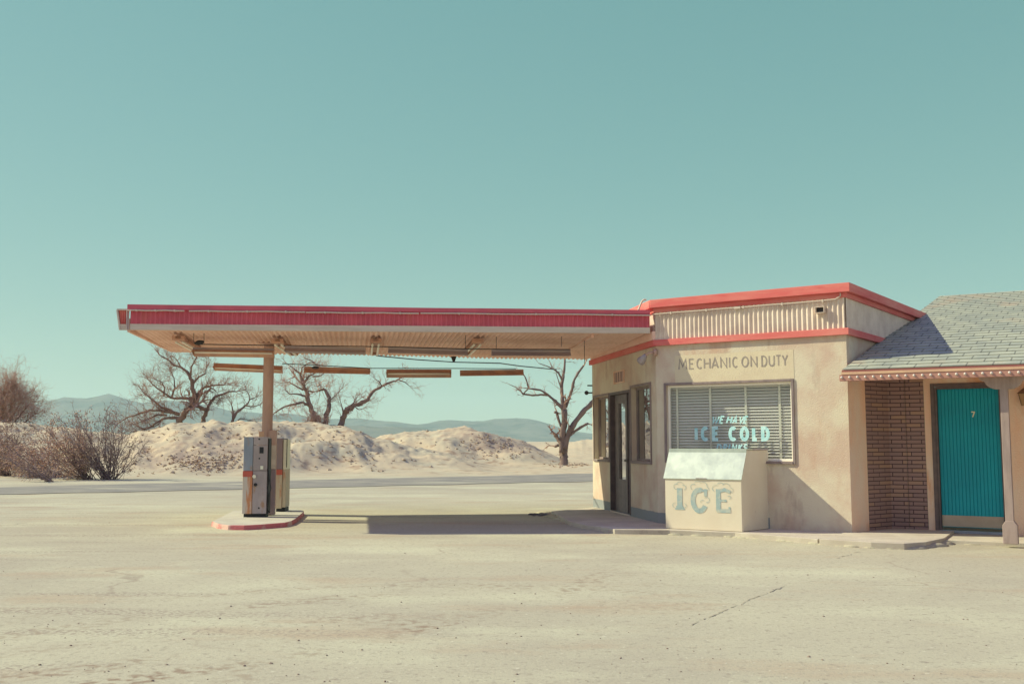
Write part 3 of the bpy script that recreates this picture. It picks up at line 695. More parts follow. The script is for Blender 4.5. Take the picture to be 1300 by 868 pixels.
lt.build('lettering', M['signpaint'], sgn)
# painted on the glass: WE HAVE / ICE COLD / DRINKS
wt = MB()
word(wt, FB, [('W', 903, 912.5), ('E', 913, 919), ('H', 922, 929), ('A', 929.5, 936), ('V', 937, 944), ('E', 943.5, 949)], lambda u: 527.5, lambda u: 537.8, .027, GT + .004, .25)
word(wt, FB, [('I', 880, 886), ('C', 888.5, 899.5), ('E', 903, 913), ('C', 923.5, 935), ('O', 938, 950), ('L', 953.5, 962), ('D', 965, 976)], lambda u: 541, lambda u: 560, .055, GT + .004)
word(wt, FB, [('D', 908.5, 915), ('R', 916.5, 922), ('I', 923, 926), ('N', 927.5, 934), ('K', 935.5, 941), ('S', 942, 948)], lambda u: 563, lambda u: 573, .026, GT + .004, .2)
wt.build('lettering', M['paintcyan'], win)

# ------------------------------------------------------------------ walkway slabs
def slab(name, pts, z, material, parent=None, **k):
    m = MB(); m.prism([Vector((p.x, p.y, -0.05)) for p in pts], [Vector((p.x, p.y, z)) for p in pts]); return m.build(name, material, parent, bevel=0.006, **k)
w1 = [G(u, v, SL) for u, v in ((692, 650), (752, 671.5), (795, 672), (850, 672.4), (933, 675.5), (1038, 684))]
def inside(f, s, t): q = f.p(s, t, 0); return q
slab('walkway', [G(1038, 684, SL), FB.p(LB - .1, -.05, 0), FB.p(-.02, -.06, 0), FA.p(0.1, -.06, 0), G(700, 648.6, SL), G(712, 655, SL), G(722, 661, SL), G(745, 666.5, SL), G(762, 668, SL), G(780, 671.6, SL), G(850, 672.4, SL), G(933, 675.5, SL)][::-1], SL, M['concrete'], kind='structure')
slab('walkway', [G(1040, 683.5, SL + .01), FB.p(LB - .09, -.05, 0), Vector((B1.x + .9, B1.y + .9, 0)), G(1215, 672, SL), G(1199, 683.5, SL), G(1175, 688.5, SL), G(1148, 690.5, SL), G(1106, 688.8, SL)][::-1], SL + .01, M['concrete'], kind='structure')
slab('walkway', [G(1150, 671, .05), G(1160, 684, .05), G(1200, 685, .05), G(1300, 689, .05), G(1500, 702, .05), G(1500, 672, .05), G(1300, 665, .05)][::-1], .05, M['concrete'], kind='structure')
dd_ = MB(); random.seed(21)
edges = [[(780, 675.5), (850, 676.8), (933, 680), (1040, 688.5)], [(1040, 689), (1106, 694), (1148, 696), (1176, 694), (1200, 688.5)], [(1200, 688), (1300, 692.5)], [(690, 650), (745, 668)]]
for e_ in edges:
    for (p_, q_) in zip(e_, e_[1:]):
        n_ = int(abs(q_[0] - p_[0]) * 1.6)
        for _ in range(n_):
            k = random.random(); P_ = G(p_[0] + (q_[0] - p_[0]) * k, p_[1] + (q_[1] - p_[1]) * k + random.gauss(0, .35), 0); r_ = random.uniform(.04, .13)
            dd_.ball(P_, r_, 9, 5, (random.uniform(1, 2.2), random.uniform(.7, 1.2), random.uniform(.12, .42)))
dd_.build('drifted_dirt', M['ground'], smooth=True, kind='stuff', label='pale dirt drifted against the edges of the concrete walkway', category='dirt')
def crackline(pts, w):
    m = MB(); L_ = []; R_ = []
    for (p_, q_) in zip(pts, pts[1:]):
        for i in range(14):
            k = i / 14; P_ = G(p_[0] + (q_[0] - p_[0]) * k + random.gauss(0, 1.2), p_[1] + (q_[1] - p_[1]) * k + random.gauss(0, .5), .005)
            ww = w * random.uniform(.1, .8); L_.append(P_ + Vector((0, ww, 0))); R_.append(P_ - Vector((0, ww, 0)))
    for i in range(len(L_) - 1):
        if random.random() < .85: m.quad(R_[i], R_[i + 1], L_[i + 1], L_[i])
    return m
for pts_ in ([(878, 792), (915, 776), (960, 757), (1000, 742)], [(1062, 708), (1092, 699)], [(0, 667), (50, 662), (110, 652), (160, 650)]):
    crackline(pts_, .022).build('ground_crack', M['patch2'], kind='structure')
# dark crumbled asphalt lip
cr = MB()
lip = [(672, 652.5), (690, 652.5), (700, 654), (712, 656.5), (724, 659), (733, 662.5), (742, 667), (752, 669), (760, 670), (768, 672), (780, 674.5)]
for i in range(420):
    k = random.random() * (len(lip) - 1); i0 = int(k); fr_ = k - i0
    u = lip[i0][0] + (lip[i0 + 1][0] - lip[i0][0]) * fr_; v_ = lip[i0][1] + (lip[i0 + 1][1] - lip[i0][1]) * fr_
    p = G(u + random.gauss(0, 3), v_ + random.gauss(0.3, .7), 0); r = random.uniform(.015, .06)
    cr.ball(p, r, 7, 4, (random.uniform(1, 1.8), random.uniform(.8, 1.4), random.uniform(.25, .6)))
cr.build('asphalt_rubble', M['patch'], kind='stuff', label='dark crumbled asphalt along the broken edge of the walkway under the canopy', category='rubble')

# ------------------------------------------------------------------ fuel canopy
NL = D(164.6, 418.5, 16.65); NR = D(825.3, 423.1, 16.97)
FLc = D(219, 446.8, 20.5); FRc = D(745, 456, 21.6)
canopy = thing('fuel_canopy', 'long flat canopy with red corrugated fascia reaching from the office over the pumps', 'canopy', (NL.x, NL.y, 0))
FN = Frame(NL, math.degrees(math.atan2(NR.y - NL.y, NR.x - NL.x))); LN = math.hypot(NR.x - NL.x, NR.y - NL.y)
zS = (NL.z + NR.z) / 2
def lin(zl, zr): return lambda s: zl + (zr - zl) * s / LN
def zat(u, v): return FN.at(u, v)[1]
bb = lin(zat(164.6, 418.5), zat(825.3, 423.1)); bt = lin(zat(164.6, 411), zat(825.3, 415.7)); pp = lin(zat(164.6, 393.3), zat(825.3, 398.9)); ct = lin(zat(164.6, 386.6), zat(825.3, 393.9))
def sbox(m, f, s0, s1, t0, t1, za, zb):
    n = len(m.v)
    for (s, t, z) in ((s0, t0, za(s0)), (s1, t0, za(s1)), (s0, t1, za(s0)), (s1, t1, za(s1)), (s0, t0, zb(s0)), (s1, t0, zb(s1)), (s0, t1, zb(s0)), (s1, t1, zb(s1))): m.v.append(f.p(s, t, z))
    for q in ((0, 1, 3, 2), (4, 6, 7, 5), (0, 4, 5, 1), (2, 3, 7, 6), (0, 2, 6, 4), (1, 5, 7, 3)): m.f.append(tuple(n + i for i in q))
sag = lambda s: 0.010 * noise.noise(Vector((s * 0.5, 2, 0)))
m = MB(); N_ = 24
for i in range(N_):
    a, b = LN * i / N_, LN * (i + 1) / N_
    sbox(m, FN, a, b, -.045, 0.0, lambda s: bb(s) + sag(s) * .5, bt)
m.build('cream_board', M['board'], canopy)
cm = MB(); n = int(LN / .078 * 8); b0 = 0
for i in range(n + 1):
    s = LN * i / n; x = math.sin(2 * math.pi * s / .078); x = math.copysign(abs(x) ** .75, x) * .012 + .006 * noise.noise(Vector((s * 1.3, 0, 0)))
    cm.v.append(FN.p(s, -.012 + x, bt(s) - .002)); cm.v.append(FN.p(s, -.012 + x, ct(s) - .04))
for i in range(n): cm.f.append((2 * i, 2 * i + 2, 2 * i + 3, 2 * i + 1))
cm.build('fascia', M['red_corr'], canopy)
m = MB()
for i in range(N_):
    a, b = LN * i / N_ - (.04 if i == 0 else 0), LN * (i + 1) / N_
    sbox(m, FN, a, b, -.10, .035, lambda s: pp(s) + .006, lambda s: ct(s) + sag(s))
m.build('fascia_cap', M['red_corr'], canopy)
cpm = MB()
def pz(s, off=0): return FN.p(s, .045, pp(s) - .012 + off)
def su(u): return FN.at(u, 395)[0]
for (ua, ub, off) in ((162, 235, .0), (241, 388, -.004), (389, 532, -.01), (534, 825, -.008)):
    a, b = su(ua), su(ub); cpm.tube([pz(a + (b - a) * k / 6, off + .004 * math.sin(k * 2)) for k in range(7)], .012, 8)
    for k in range(3): s = a + (b - a) * (k + .5) / 3; cpm.cyl(FN.p(s, .0, pp(s) - .012 + off), FN.p(s, .065, pp(s) - .012 + off), .018, 8)
cpm.build('conduit', M['pipe'], canopy)
# corner return on the left end
a, b = su(148), su(163.2)
m = MB(); n = 26
for i in range(n + 1):
    s = a + (b - .02 - a) * i / n; x = .012 * math.sin(2 * math.pi * s / .04); lean = (1 - i / n) * .045
    m.v.append(FN.p(s + lean, -.05 + x, bt(0) - .0)); m.v.append(FN.p(s, -.05 + x, pp(0) - .005))
for i in range(n): m.f.append((2 * i, 2 * i + 2, 2 * i + 3, 2 * i + 1))
m.build('fascia', M['salmon'], canopy)
m = MB(); m.box(FN, a + .04, b - .02, -.075, -.032, bb(0), bt(0) - .001); m.box(FN, a - .005, b - .03, -.07, -.02, pp(0) - .004, pp(0) + .02)
m.tube([FN.p(a + .055, -.03, bb(0)), FN.p(a, -.03, pp(0))], .018, 6); m.build('corner_board', M['board'], canopy)
m = MB(); m.tube([FN.p(b - .012, .012, bb(0)), FN.p(b - .02, .012, pp(0) + .01)], .013, 8); m.tube([FN.p(b + .012, .014, bb(0)), FN.p(b + .012, .014, pp(0) + .01)], .008, 8); m.build('corner_pipe', M['lampgrey'], canopy)
# corrugated soffit, ribs running away from the front edge
so_ = MB(); nx = int(LN / .09 * 6); ny = 8
for i in range(nx + 1):
    k = i / nx; s = LN * k
    near = FN.p(s, -.05, 0); far = Vector((FLc.x, FLc.y, 0)).lerp(Vector((FRc.x, FRc.y, 0)), k)
    wv = math.sin(2 * math.pi * s / .09) * .017
    for j in range(ny + 1):
        q = near.lerp(far, j / ny); zz = (bb(s) + .02) * (1 - j / ny) + (FLc.z * (1 - k) + FRc.z * k) * j / ny + .02 * noise.noise(Vector((q.x * .8, q.y * .5, 2)))
        jt = 0.006 if j % 3 == 0 else 0
        so_.v.append(Vector((q.x, q.y, zz + wv + jt)))
for i in range(nx):
    for j in range(ny):
        n = i * (ny + 1) + j; so_.f.append((n, n + 1, n + ny + 2, n + ny + 1))
so_.build('soffit', M['soffit'], canopy, smooth=True)
# roof deck above it
dk = MB(); P4 = [FN.p(0, -.06, 0), FN.p(LN, -.06, 0), FRc.copy(), FLc.copy()]
for q in P4: q.z = 0
dk.prism([q + Vector((0, 0, zS + .14)) for q in P4], [q + Vector((0, 0, zS + .20)) for q in P4]); dk.build('roof_deck', M['red_corr'], canopy)
# far and left edge trims
FF = Frame(FLc, math.degrees(math.atan2(FRc.y - FLc.y, FRc.x - FLc.x))); LF = math.hypot(FRc.x - FLc.x, FRc.y - FLc.y)
FG = Frame(NL, math.degrees(math.atan2(FLc.y - NL.y, FLc.x - NL.x))); LG = math.hypot(FLc.x - NL.x, FLc.y - NL.y)
m = MB(); m.box(FF, 0, LF, -.05, -.005, FLc.z + .0, zS + .20); m.box(FG, 0.03, LG, -.045, .0, FLc.z + .0, zS + .20); m.build('edge_trim', M['soffit'], canopy)
# purlins and the beam against the office
bm_ = MB()
def beam(u0, v0, u1, v1, w=.05, h=.05, z=None):
    a = FN.o + FN.d * 0; p0 = D(u0, v0, 17); zz = z or (zS - .01)
    q0 = EYE + ray(u0, v0) * ((zz - CH) / ray(u0, v0).z); q1 = EYE + ray(u1, v1) * ((zz - CH) / ray(u1, v1).z)
    f = Frame(q0, math.degrees(math.atan2(q1.y - q0.y, q1.x - q0.x))); bm_.box(f, 0, min(7.0, (q1 - q0).length), -w / 2, w / 2, zz - h, zz + .03)
beam(752, 425.5, 724, 441.5, .05, .04)
bm_.box(FA, 0.1, LA + .02, .0, .06, zb1 + .002, zS + .02)
bm_.build('beam', M['soffit'], canopy)
# column
cx = 338; cp = G(338, 655, SL)
cp = D(338, 600, 18.75); cp.z = 0
cl = MB(); cl.cyl(cp + Vector((0, 0, .05)), cp + Vector((0, 0, zS + .02)), .095, 24)
cl.build('column', M['column'], canopy, smooth=False)
m = MB(); fcol = Frame(cp, 4); m.box(fcol, -.16, .16, -.13, .13, zS - .02, zS + .012); m.build('column_plate', M['column'], canopy)
zz = D(341, 546, 18.4).z
m = MB(); m.box(fcol, .045, .185, .02, .13, .09, zz); m.build('column_channel', M['column'], canopy, bevel=.006)
m = MB(); m.box(fcol, -.135, -.02, -.02, .085, 1.2, zz - .02); m.build('column_bracket', M['fasciatop'], canopy, bevel=.006)
m = MB(); m.box(fcol, .04, .19, .132, .15, .09, .90); m.build('column_panel', M['pumpmauve'], canopy, bevel=.004)
m = MB(); m.box(fcol, .05, .19, .132, .148, .905, 1.33); m.build('column_panel', M['board'], canopy, bevel=.004)

# ------------------------------------------------------------------ fluorescent strip lights hanging from the canopy
def strip_light(L, tilt, two=False, bare=False, metal='lampmetal', nearmetal=None):
    """built along local x at the origin"""
    f = Frame((0, 0, 0), 0)
    root = thing('strip_light', '', 'lamp')
    def rot(p, k=tilt): p = Vector(p); return Vector((p.x, p.y * math.cos(k) - p.z * math.sin(k), p.y * math.sin(k) + p.z * math.cos(k)))
    if bare:
        m = MB(); m.box(f, -L / 2, -L / 2 + .14, -.10, .10, -.02, .05); m.box(f, -L / 2, L / 2, -.045, .045, .0, .05); m.box(f, L / 2 - .05, L / 2, -.08, .08, -.05, .03)
        m.v = [rot(v) for v in m.v]; m.build('housing', M[metal], root)
        for y in (-.055, .055):
            m = MB(); m.cyl((-L / 2 + .13, y, -.045), (L / 2 - .02, y, -.045), .02, 10); m.v = [rot(v) for v in m.v]; m.build('tube', M['tube'], root, smooth=True)
    else:
        m = MB(); m.box(f, -L / 2, L / 2, -.035, .035, .0, .05)
        for sgn in (-1, 1):
            n = len(m.v)
            for x in (-L / 2, L / 2):
                for (y, z) in ((.035, .005), (.115, -.055), (.118, -.062), (.112, -.060), (.032, .0)): m.v.append(Vector((x, sgn * y, z)))
            for k in range(5): k2 = (k + 1) % 5; m.f.append((n + k, n + k2, n + 5 + k2, n + 5 + k))
        for x in (-L / 2, L / 2): m.quad((x, -.112, -.058), (x, .112, -.058), (x, .03, .0), (x, -.03, .0))
        m.v = [rot(v) for v in m.v]; m.build('housing', M[metal], root)
        if nearmetal:
            m = MB(); n = 0; m.box(f, -L / 2 + .002, L / 2 - .002, .0351, .039, .002, .048)
            m.v = [rot(v) for v in m.v]; m.build('ballast_cover', M[nearmetal], root)
        m = MB(); m.cyl((-L / 2 + .03, 0, -.03), (L / 2 - .03, 0, -.03), .019, 10); m.v = [rot(v) for v in m.v]; m.build('tube', M['tube'], root, smooth=True)
    return root
def hang(root, top, xs, L):
    for x in xs: MB().cyl((x, 0, .04), (x, 0, top), .008, 6).build('hanger', M['wire'], root)
GR = 'strip lights under the fuel canopy'
def place(root, u0, u1, v0, v1, Y0, Y1, label, drop):
    a = D(u0, v0, Y0); b = D(u1, v1, Y1); c = (a + b) / 2; d = b - a
    root.location = c; ABS[root] = c
    root.rotation_euler = (0, -math.atan2(d.z, math.hypot(d.x, d.y)), math.atan2(d.y, d.x))
    root['label'] = label; root['group'] = GR
def lampset(u0, u1, v0, v1, Y0, Y1, label, tilt, **k):
    a = D(u0, v0, Y0); b = D(u1, v1, Y1); L = (b - a).length
    r = strip_light(L, tilt, **k); place(r, u0, u1, v0, v1, Y0, Y1, label, 0)
    hang(r, max(.06, zS - (a.z + b.z) / 2), (-L * .36, L * .36), L)
Yn = 18.0
# near row: tilt turns the near wing up so the tube shows
lampset(245, 348, 445.0, 446.5, Yn, Yn + .1, 'leftmost strip light of the near row, its tube showing right above the column', R(-20), nearmetal='lampgrey')
lampset(362, 464, 442.5, 445.0, Yn, Yn + .1, 'strip light of the near row just right of the column, mauve grey housing', R(-2), metal='lampgrey')
lampset(493, 594, 443.5, 446.5, Yn + .1, Yn + .2, 'third strip light of the near row, seen edge on between two bare tube pairs', R(4), metal='lampgrey')
lampset(624, 724, 447.0, 447.5, Yn + .2, Yn + .3, 'rightmost strip light of the near row, grey housing nearest the office', R(4), metal='lampgrey')
Yf = 20.0
lampset(271.5, 358.5, 464.4, 468.0, Yf, Yf + .1, 'leftmost low strip light of the far row, passing behind the column', R(-12))
lampset(386.5, 470, 468.5, 470.5, Yf + .1, Yf + .2, 'plain rusty strip light of the far row hanging low between the two leaning trees', R(8))
lampset(490.5, 573, 472.5, 472.5, Yf + .2, Yf + .3, 'low strip light of the far row with a pale tube line, third from the left', R(-22))
lampset(584, 664.5, 473.0, 472.0, Yf + .3, Yf + .4, 'rightmost low strip light of the far row, hanging level left of the pollarded tree', R(6))
zc_ = 3.12
for (u0, v0, u1, v1, lab) in ((226, 430, 250, 443, 'leftmost bare twin tube light pointing away from the front, at the canopy end'), (352, 433.5, 370, 446, 'bare twin tube light pointing away from the front, just above the column'),
                              (477, 433, 474.5, 452, 'bare twin tube light in the middle bay, tubes ending against the sky'), (607, 433.5, 588, 451.5, 'rightmost bare twin tube light, slanting left between the right bays')):
    ra, rb = ray(u0, v0), ray(u1, v1)
    a = EYE + ra * ((zc_ - CH) / ra.z); b = EYE + rb * ((zc_ - CH) / rb.z)
    b = a + (b - a).normalized() * 2.35
    r = strip_light(2.35, 0, bare=True); c = (a + b) / 2; r.location = c; ABS[r] = c
    r.rotation_euler = (0, 0, math.atan2(b.y - a.y, b.x - a.x)); r['label'] = lab; r['group'] = GR
    hang(r, zS - zc_, (-.9, .9), 2.35)
# conduits carrying the lights
m = MB(); m.tube([D(248, 436.8, Yn - .1), D(360, 438.6, Yn), D(490, 440, Yn), D(600, 443, Yn + .1), D(724, 443.5, Yn + .2)], .009, 6)
m.tube([D(358, 461.6, Yf), D(400, 463.3, Yf), D(470, 467.4, Yf), D(575, 467.5, Yf + .2), D(655, 468, Yf + .3)], .008, 6)
for (u, v) in ((252, 435.5), (254, 434)): m.ball(D(u, v, Yn - .1), .05, 8, 5, (1.6, 1, .7))
m.ball(D(400.5, 466.5, Yf - .1), .05, 8, 5, (1.5, 1, .6))
for (u, v0, v1) in ((259, 421, 436), (246, 421, 435), (591, 425, 443), (630, 427, 443), (713, 425, 440), (742, 432, 462)): m.cyl(D(u, v0, Yn - .6), D(u, v1, Yn - .6), .005, 5)
m.build('lighting_wire', M['wire'], label='dark wiring run strung between the strip lights under the canopy', category='wire')
# overhead cable leaving the canopy
m = MB(); m.tube([D(478, 451.5, 20.3), D(530, 456.5, 22), D(576, 459.5, 23.5), D(635, 461, 27), D(660, 464.5, 36), D(706, 469, 56)], [.012, .012, .012, .016, .02, .03], 6)
m.tube([D(576, 452.5, 20.6), D(576, 459.2, 20.6)], [.06, .02], 8)
m.build('overhead_cable', M['wire'], label='sagging black cable strung from the canopy edge to the pollarded tree', category='cable')

# ------------------------------------------------------------------ pump island and pumps
IZ = .075
pts = [(269, 661.7), (296, 647.9), (330, 646), (358, 645.6), (377, 646.3), (385.6, 647.9), (385, 650), (376, 657.7), (370, 661), (362, 662.9), (331, 665.4), (310, 666.5), (290, 666.3), (277, 664.6)]
island = thing('pump_island', 'concrete pump island with a faded red kerb under the canopy column', 'kerb island', G(330, 657))
P3 = [G(u, v, IZ) for u, v in pts]; cen = sum(P3, Vector()) / len(P3)
def grow(P, k, z): return [Vector((cen.x + (p.x - cen.x) * k, cen.y + (p.y - cen.y) * k, z)) for p in P][::-1]
MB().prism(grow(P3, 1.012, -.02), grow(P3, 1.0, IZ - .002)).build('kerb', M['kerbred'], island, bevel=.01)
MB().prism(grow(P3, .985, IZ - .02), grow(P3, .985, IZ)).build('slab', M['islandtop'], island)
def pump(base, label, w, d, h, cols, near):
    f = Frame(base, 2)
    r = thing('fuel_pump', label, 'fuel pump', base, 'old fuel pumps on the island')
    MB().box(f, .02, w - .01, -d, -.03, IZ, IZ + .07).build('base', M['black'], r)
    z0 = IZ + .06; z1 = z0 + h; split = z0 + h * .555
    ws = w * (.40 if near else .68)
    # painted outer casing: upper panel, red band, rusty lower panel
    MB().box(f, 0, ws - .004, -d, 0, split + .002, z1).build('upper_panel', M[cols[0]], r, bevel=.006)
    MB().box(f, -.006, ws - .004, -d, .004, split - .10, split).build('red_band', M['pumpred'], r, bevel=.003)
    MB().box(f, -.004, ws - .004, -d, .002, z0, split - .101).build('lower_panel', M[cols[1]], r, bevel=.006)
    if near:
        fr_ = MB(); fr_.box(f, ws, w, -d, -.012, z0, split + .002); fp = fr_.build('front_panel', M['pumpgrey'], r, bevel=.005)
        fr_ = MB(); fr_.box(f, ws, w, -d, -.010, split + .008, z1 - .15); fr_.build('meter_panel', M['pumpgrey'], r, bevel=.005)
        fr_ = MB(); fr_.box(f, ws, w, -d, -.010, z1 - .144, z1).build('top_panel', M['pumpgrey'], r, bevel=.005)
        MB().box(f, ws + .11, ws + .18, -.02, -.004, z1 - .29, z1 - .18).build('meter_window', M['black'], r)
        MB().box(f, ws + .135, ws + .185, -.02, .012, split + .03, split + .09).build('latch', M['chrome'], r)
        MB().cyl(f.p(ws + .035, -.02, split - .095), f.p(ws + .035, .03, split - .095), .032).build('lock', M['chrome'], r)
        MB().cyl(f.p(ws + .055, -.02, split - .24), f.p(ws + .055, .02, split - .24), .028).build('nozzle_hole', M['black'], r)
        for (a_, zz_) in ((.10, z1 - .04), (.11, z1 - .38), (.12, z0 + .10)): MB().cyl(f.p(ws + a_, -.02, zz_), f.p(ws + a_, -.006, zz_), .015, 10).build('screw', M['black'], r)
        hs = MB(); hs.tube([f.p(w + .01, -.02, split + .04), f.p(w + .035, .0, split - .1), f.p(w + .02, .01, split - .3), f.p(w + .04, .0, split - .5), f.p(w + .02, .0, z0 + .08), f.p(w + .05, -.05, z0 + .02)], .013, 8)
        hs.tube([f.p(w + .03, .02, split - .06), f.p(w + .08, .02, split - .3), f.p(w + .03, .02, split - .55)], .008, 6); hs.build('hose', M['black'], r, smooth=True)
        MB().box(f, w + .002, w + .02, -d, -.04, z0, z1 - .03).build('side_panel', M['black'], r)
    else:
        MB().box(f, ws, w, -d, -.03, split, z1 - .02).build('side_panel', M['tape'], r, bevel=.004)
        MB().box(f, ws, w, -d, -.02, z0 + .02, split - .001).build('side_panel', M['pumpwhite2'], r, bevel=.004)
        MB().tube([f.p(w + .01, -.02, z1), f.p(w + .01, -.02, split + .04)], .008, 6).build('trim_rod', M['black'], r)
    return r
p1 = G(307.2, 656.3, IZ); h1 = D(320, 554.3, p1.y).z - IZ - .06
w1_ = (337 - 307.2) / FX * p1.y
pump(p1, 'near fuel pump, blue grey upper casing and rust streaked lower panel, left of the column', w1_, .26, h1, ('pumpblue', 'pumpwhite'), True)
p2 = G(348.6, 649.3, IZ); h2 = D(355, 556.3, p2.y).z - IZ - .06
pump(p2, 'farther fuel pump, mauve upper casing and cream lower panel, right of the column', (361.5 - 348.6) / FX * p2.y, .45, h2, ('pumpmauve', 'pumpwhite2'), False)

# ------------------------------------------------------------------ ice bin
I0 = G(845.2, 670.6, SL); I1 = G(942.6, 675.2, SL); I2 = G(977.7, 670.5, SL)
FI = Frame(I0, math.degrees(math.atan2(I1.y - I0.y, I1.x - I0.x))); LI = (I1 - I0).length
dep = (I2 - I1).length
FQ = Frame(I0, math.degrees(math.atan2(I1.y - I0.y, I1.x - I0.x))); FQ.n = -(I2 - I1).normalized(); FQ.n.z = 0
bin_ = thing('ice_bin', 'cream ice storage bin with sloping metal lid and faded blue ICE lettering', 'ice bin', I0)
zf = FI.at(892, 608)[1]; ztop = D(949, 569.6, I1.y + .12).z
prof = [(0, SL + .004), (0, zf), (-.17, ztop - .02), (-dep, ztop - .02), (-dep, SL + .004)]
MB().prism([FQ.p(0, t, z) for t, z in prof], [FQ.p(LI, t, z) for t, z in prof]).build('body', M['icebody'], bin_, bevel=.006)
# the lid: sheet folded over the slope and the top
pr = [(.012, zf - .004), (.014, zf + .004), (-.15, ztop - .055), (-.155, ztop + .0), (-.35, ztop + .002), (-.35, ztop - .018), (-.165, ztop - .016), (-.16, ztop - .05), (.004, zf)]
lidm = MB().prism([FQ.p(-.02, t, z) for t, z in pr], [FQ.p(LI + .008, t, z) for t, z in pr])
lid = lidm.build('lid', M['icelid'], bin_)
MB().box(FQ, LI * .42, LI * .56, .0135, .02, zf + .006, zf + .018).build('handle', M['pumpgrey'], lid)
MB().box(FQ, -.008, LI + .008, -dep - .005, -.352, ztop - .019, ztop - .001).build('top_edge', M['pumpgrey'], bin_)
IL = [MB()]
def U(u): return FI.at(u, 640, .003)[0]
def Zv(v, u=890): return FI.at(u, v, .003)[1]
def rib(pts, w): ribbon(IL[0], FI, pts, w, .003)
zt_, zb_ = Zv(620), Zv(646.5)
# I
rib([(U(863), zb_ + .02), (U(863), zt_)], .085); rib([(U(857), zb_), (U(869.2), zb_)], .025); rib([(U(858.5), zb_ + .03), (U(867.5), zb_ + .03)], .03)
IL[0].build('lettering', M['iceblue'], bin_); IL[0] = MB()
# C: outer arc with a drop on the upper end
cxi = U(888); rr = U(898.5) - U(888)
rib([(cxi + rr * .78 * math.cos(R(a_)), (zt_ + zb_) / 2 - .02 + (zt_ - zb_) * .5 * math.sin(R(a_))) for a_ in range(70, 331, 10)], .075)
rib([(U(896), Zv(620.5)), (U(896), Zv(629.5))], .05)
rib([(U(890), Zv(623)), (U(897), Zv(621.5))], .03)
IL[0].build('lettering', M['iceblue'], bin_); IL[0] = MB()
# E
rib([(U(912), zb_ - .015), (U(912), zt_)], .07); rib([(U(910), Zv(648, 915)), (U(927.5), Zv(648, 915))], .055); rib([(U(926), Zv(648)), (U(926), Zv(642))], .03)
rib([(U(912), Zv(623)), (U(920), Zv(620.5)), (U(927.5), Zv(623.5))], .05); rib([(U(914), Zv(634.5)), (U(922.5), Zv(634.5))], .035)
IL[0].build('lettering', M['iceblue'], bin_)
# thin snow cap outlines on top of the letters
il = MB()
def cloud(u0, v0, lobes, w=.007):
    il = MB()
    for (du, dv, r_, a0, a1) in lobes: ribbon(il, FI, [(U(u0 + du) + r_ * math.cos(R(a)), Zv(v0 + dv) + r_ * .9 * math.sin(R(a))) for a in range(int(a0), int(a1) + 1, 20)], w, .004)
    il.build('snow_outline', M['iceblue'], bin_)
cloud(862.5, 618, [(-3.5, 0, .045, 60, 280), (1, -2, .055, 20, 160), (5.5, 1, .04, -80, 130)])
cloud(888, 617, [(-7, 1, .05, 60, 250), (-2, -2, .06, 20, 150), (5, -1, .06, -10, 120), (9, 3, .035, -80, 90)])
cloud(918, 618, [(-9, 1, .055, 60, 250), (-3, -2, .055, 30, 150), (4, -1, .06, 10, 150), (9.5, 3, .04, -80, 100)])
cloud(862.5, 641, [(-5.5, 1, .04, 80, 260), (6, 1, .035, -80, 90)]); cloud(890, 634, [(7, 0, .045, -100, 150), (2, 3, .035, 60, 200)]); cloud(920, 630, [(6, 0, .025, -90, 150)])


# ------------------------------------------------------------------ motel wing on the right
W0 = G(1178, 673, SL); FW = Frame(W0, -31.5)
BI = G(1134, 671.5, SL)
wing = thing('motel_wing', 'low motel wing with grey shingle roof, brick recess and teal door numbered seven', 'building', W0)
WH = 2.46
def sW(u): return FW.s(u, 0, 600)
# the stucco jamb and the brick return running back from the office corner
FJ = Frame(B1, math.degrees(math.atan2(BI.y - B1.y, BI.x - B1.x))); LJ = (BI - Vector((B1.x, B1.y, BI.z))).length
sj = FJ.s(1101.5, 0, 600)
m = MB(); m.wall(FJ, 0.004, sj, 0, WH, .1)
dW = (FW.s(1195.5, 0, 600) - .06, FW.s(1275, 0, 600), .05, FW.at(1225, 490.5)[1])
m.wall(FW, sW(1176.5), 12.0, 0, WH, .14, [(dW[0] - .03, dW[1] + .03, 0.04, dW[3] + .03)])
m.build('wall', M['stucco_o'], wing)
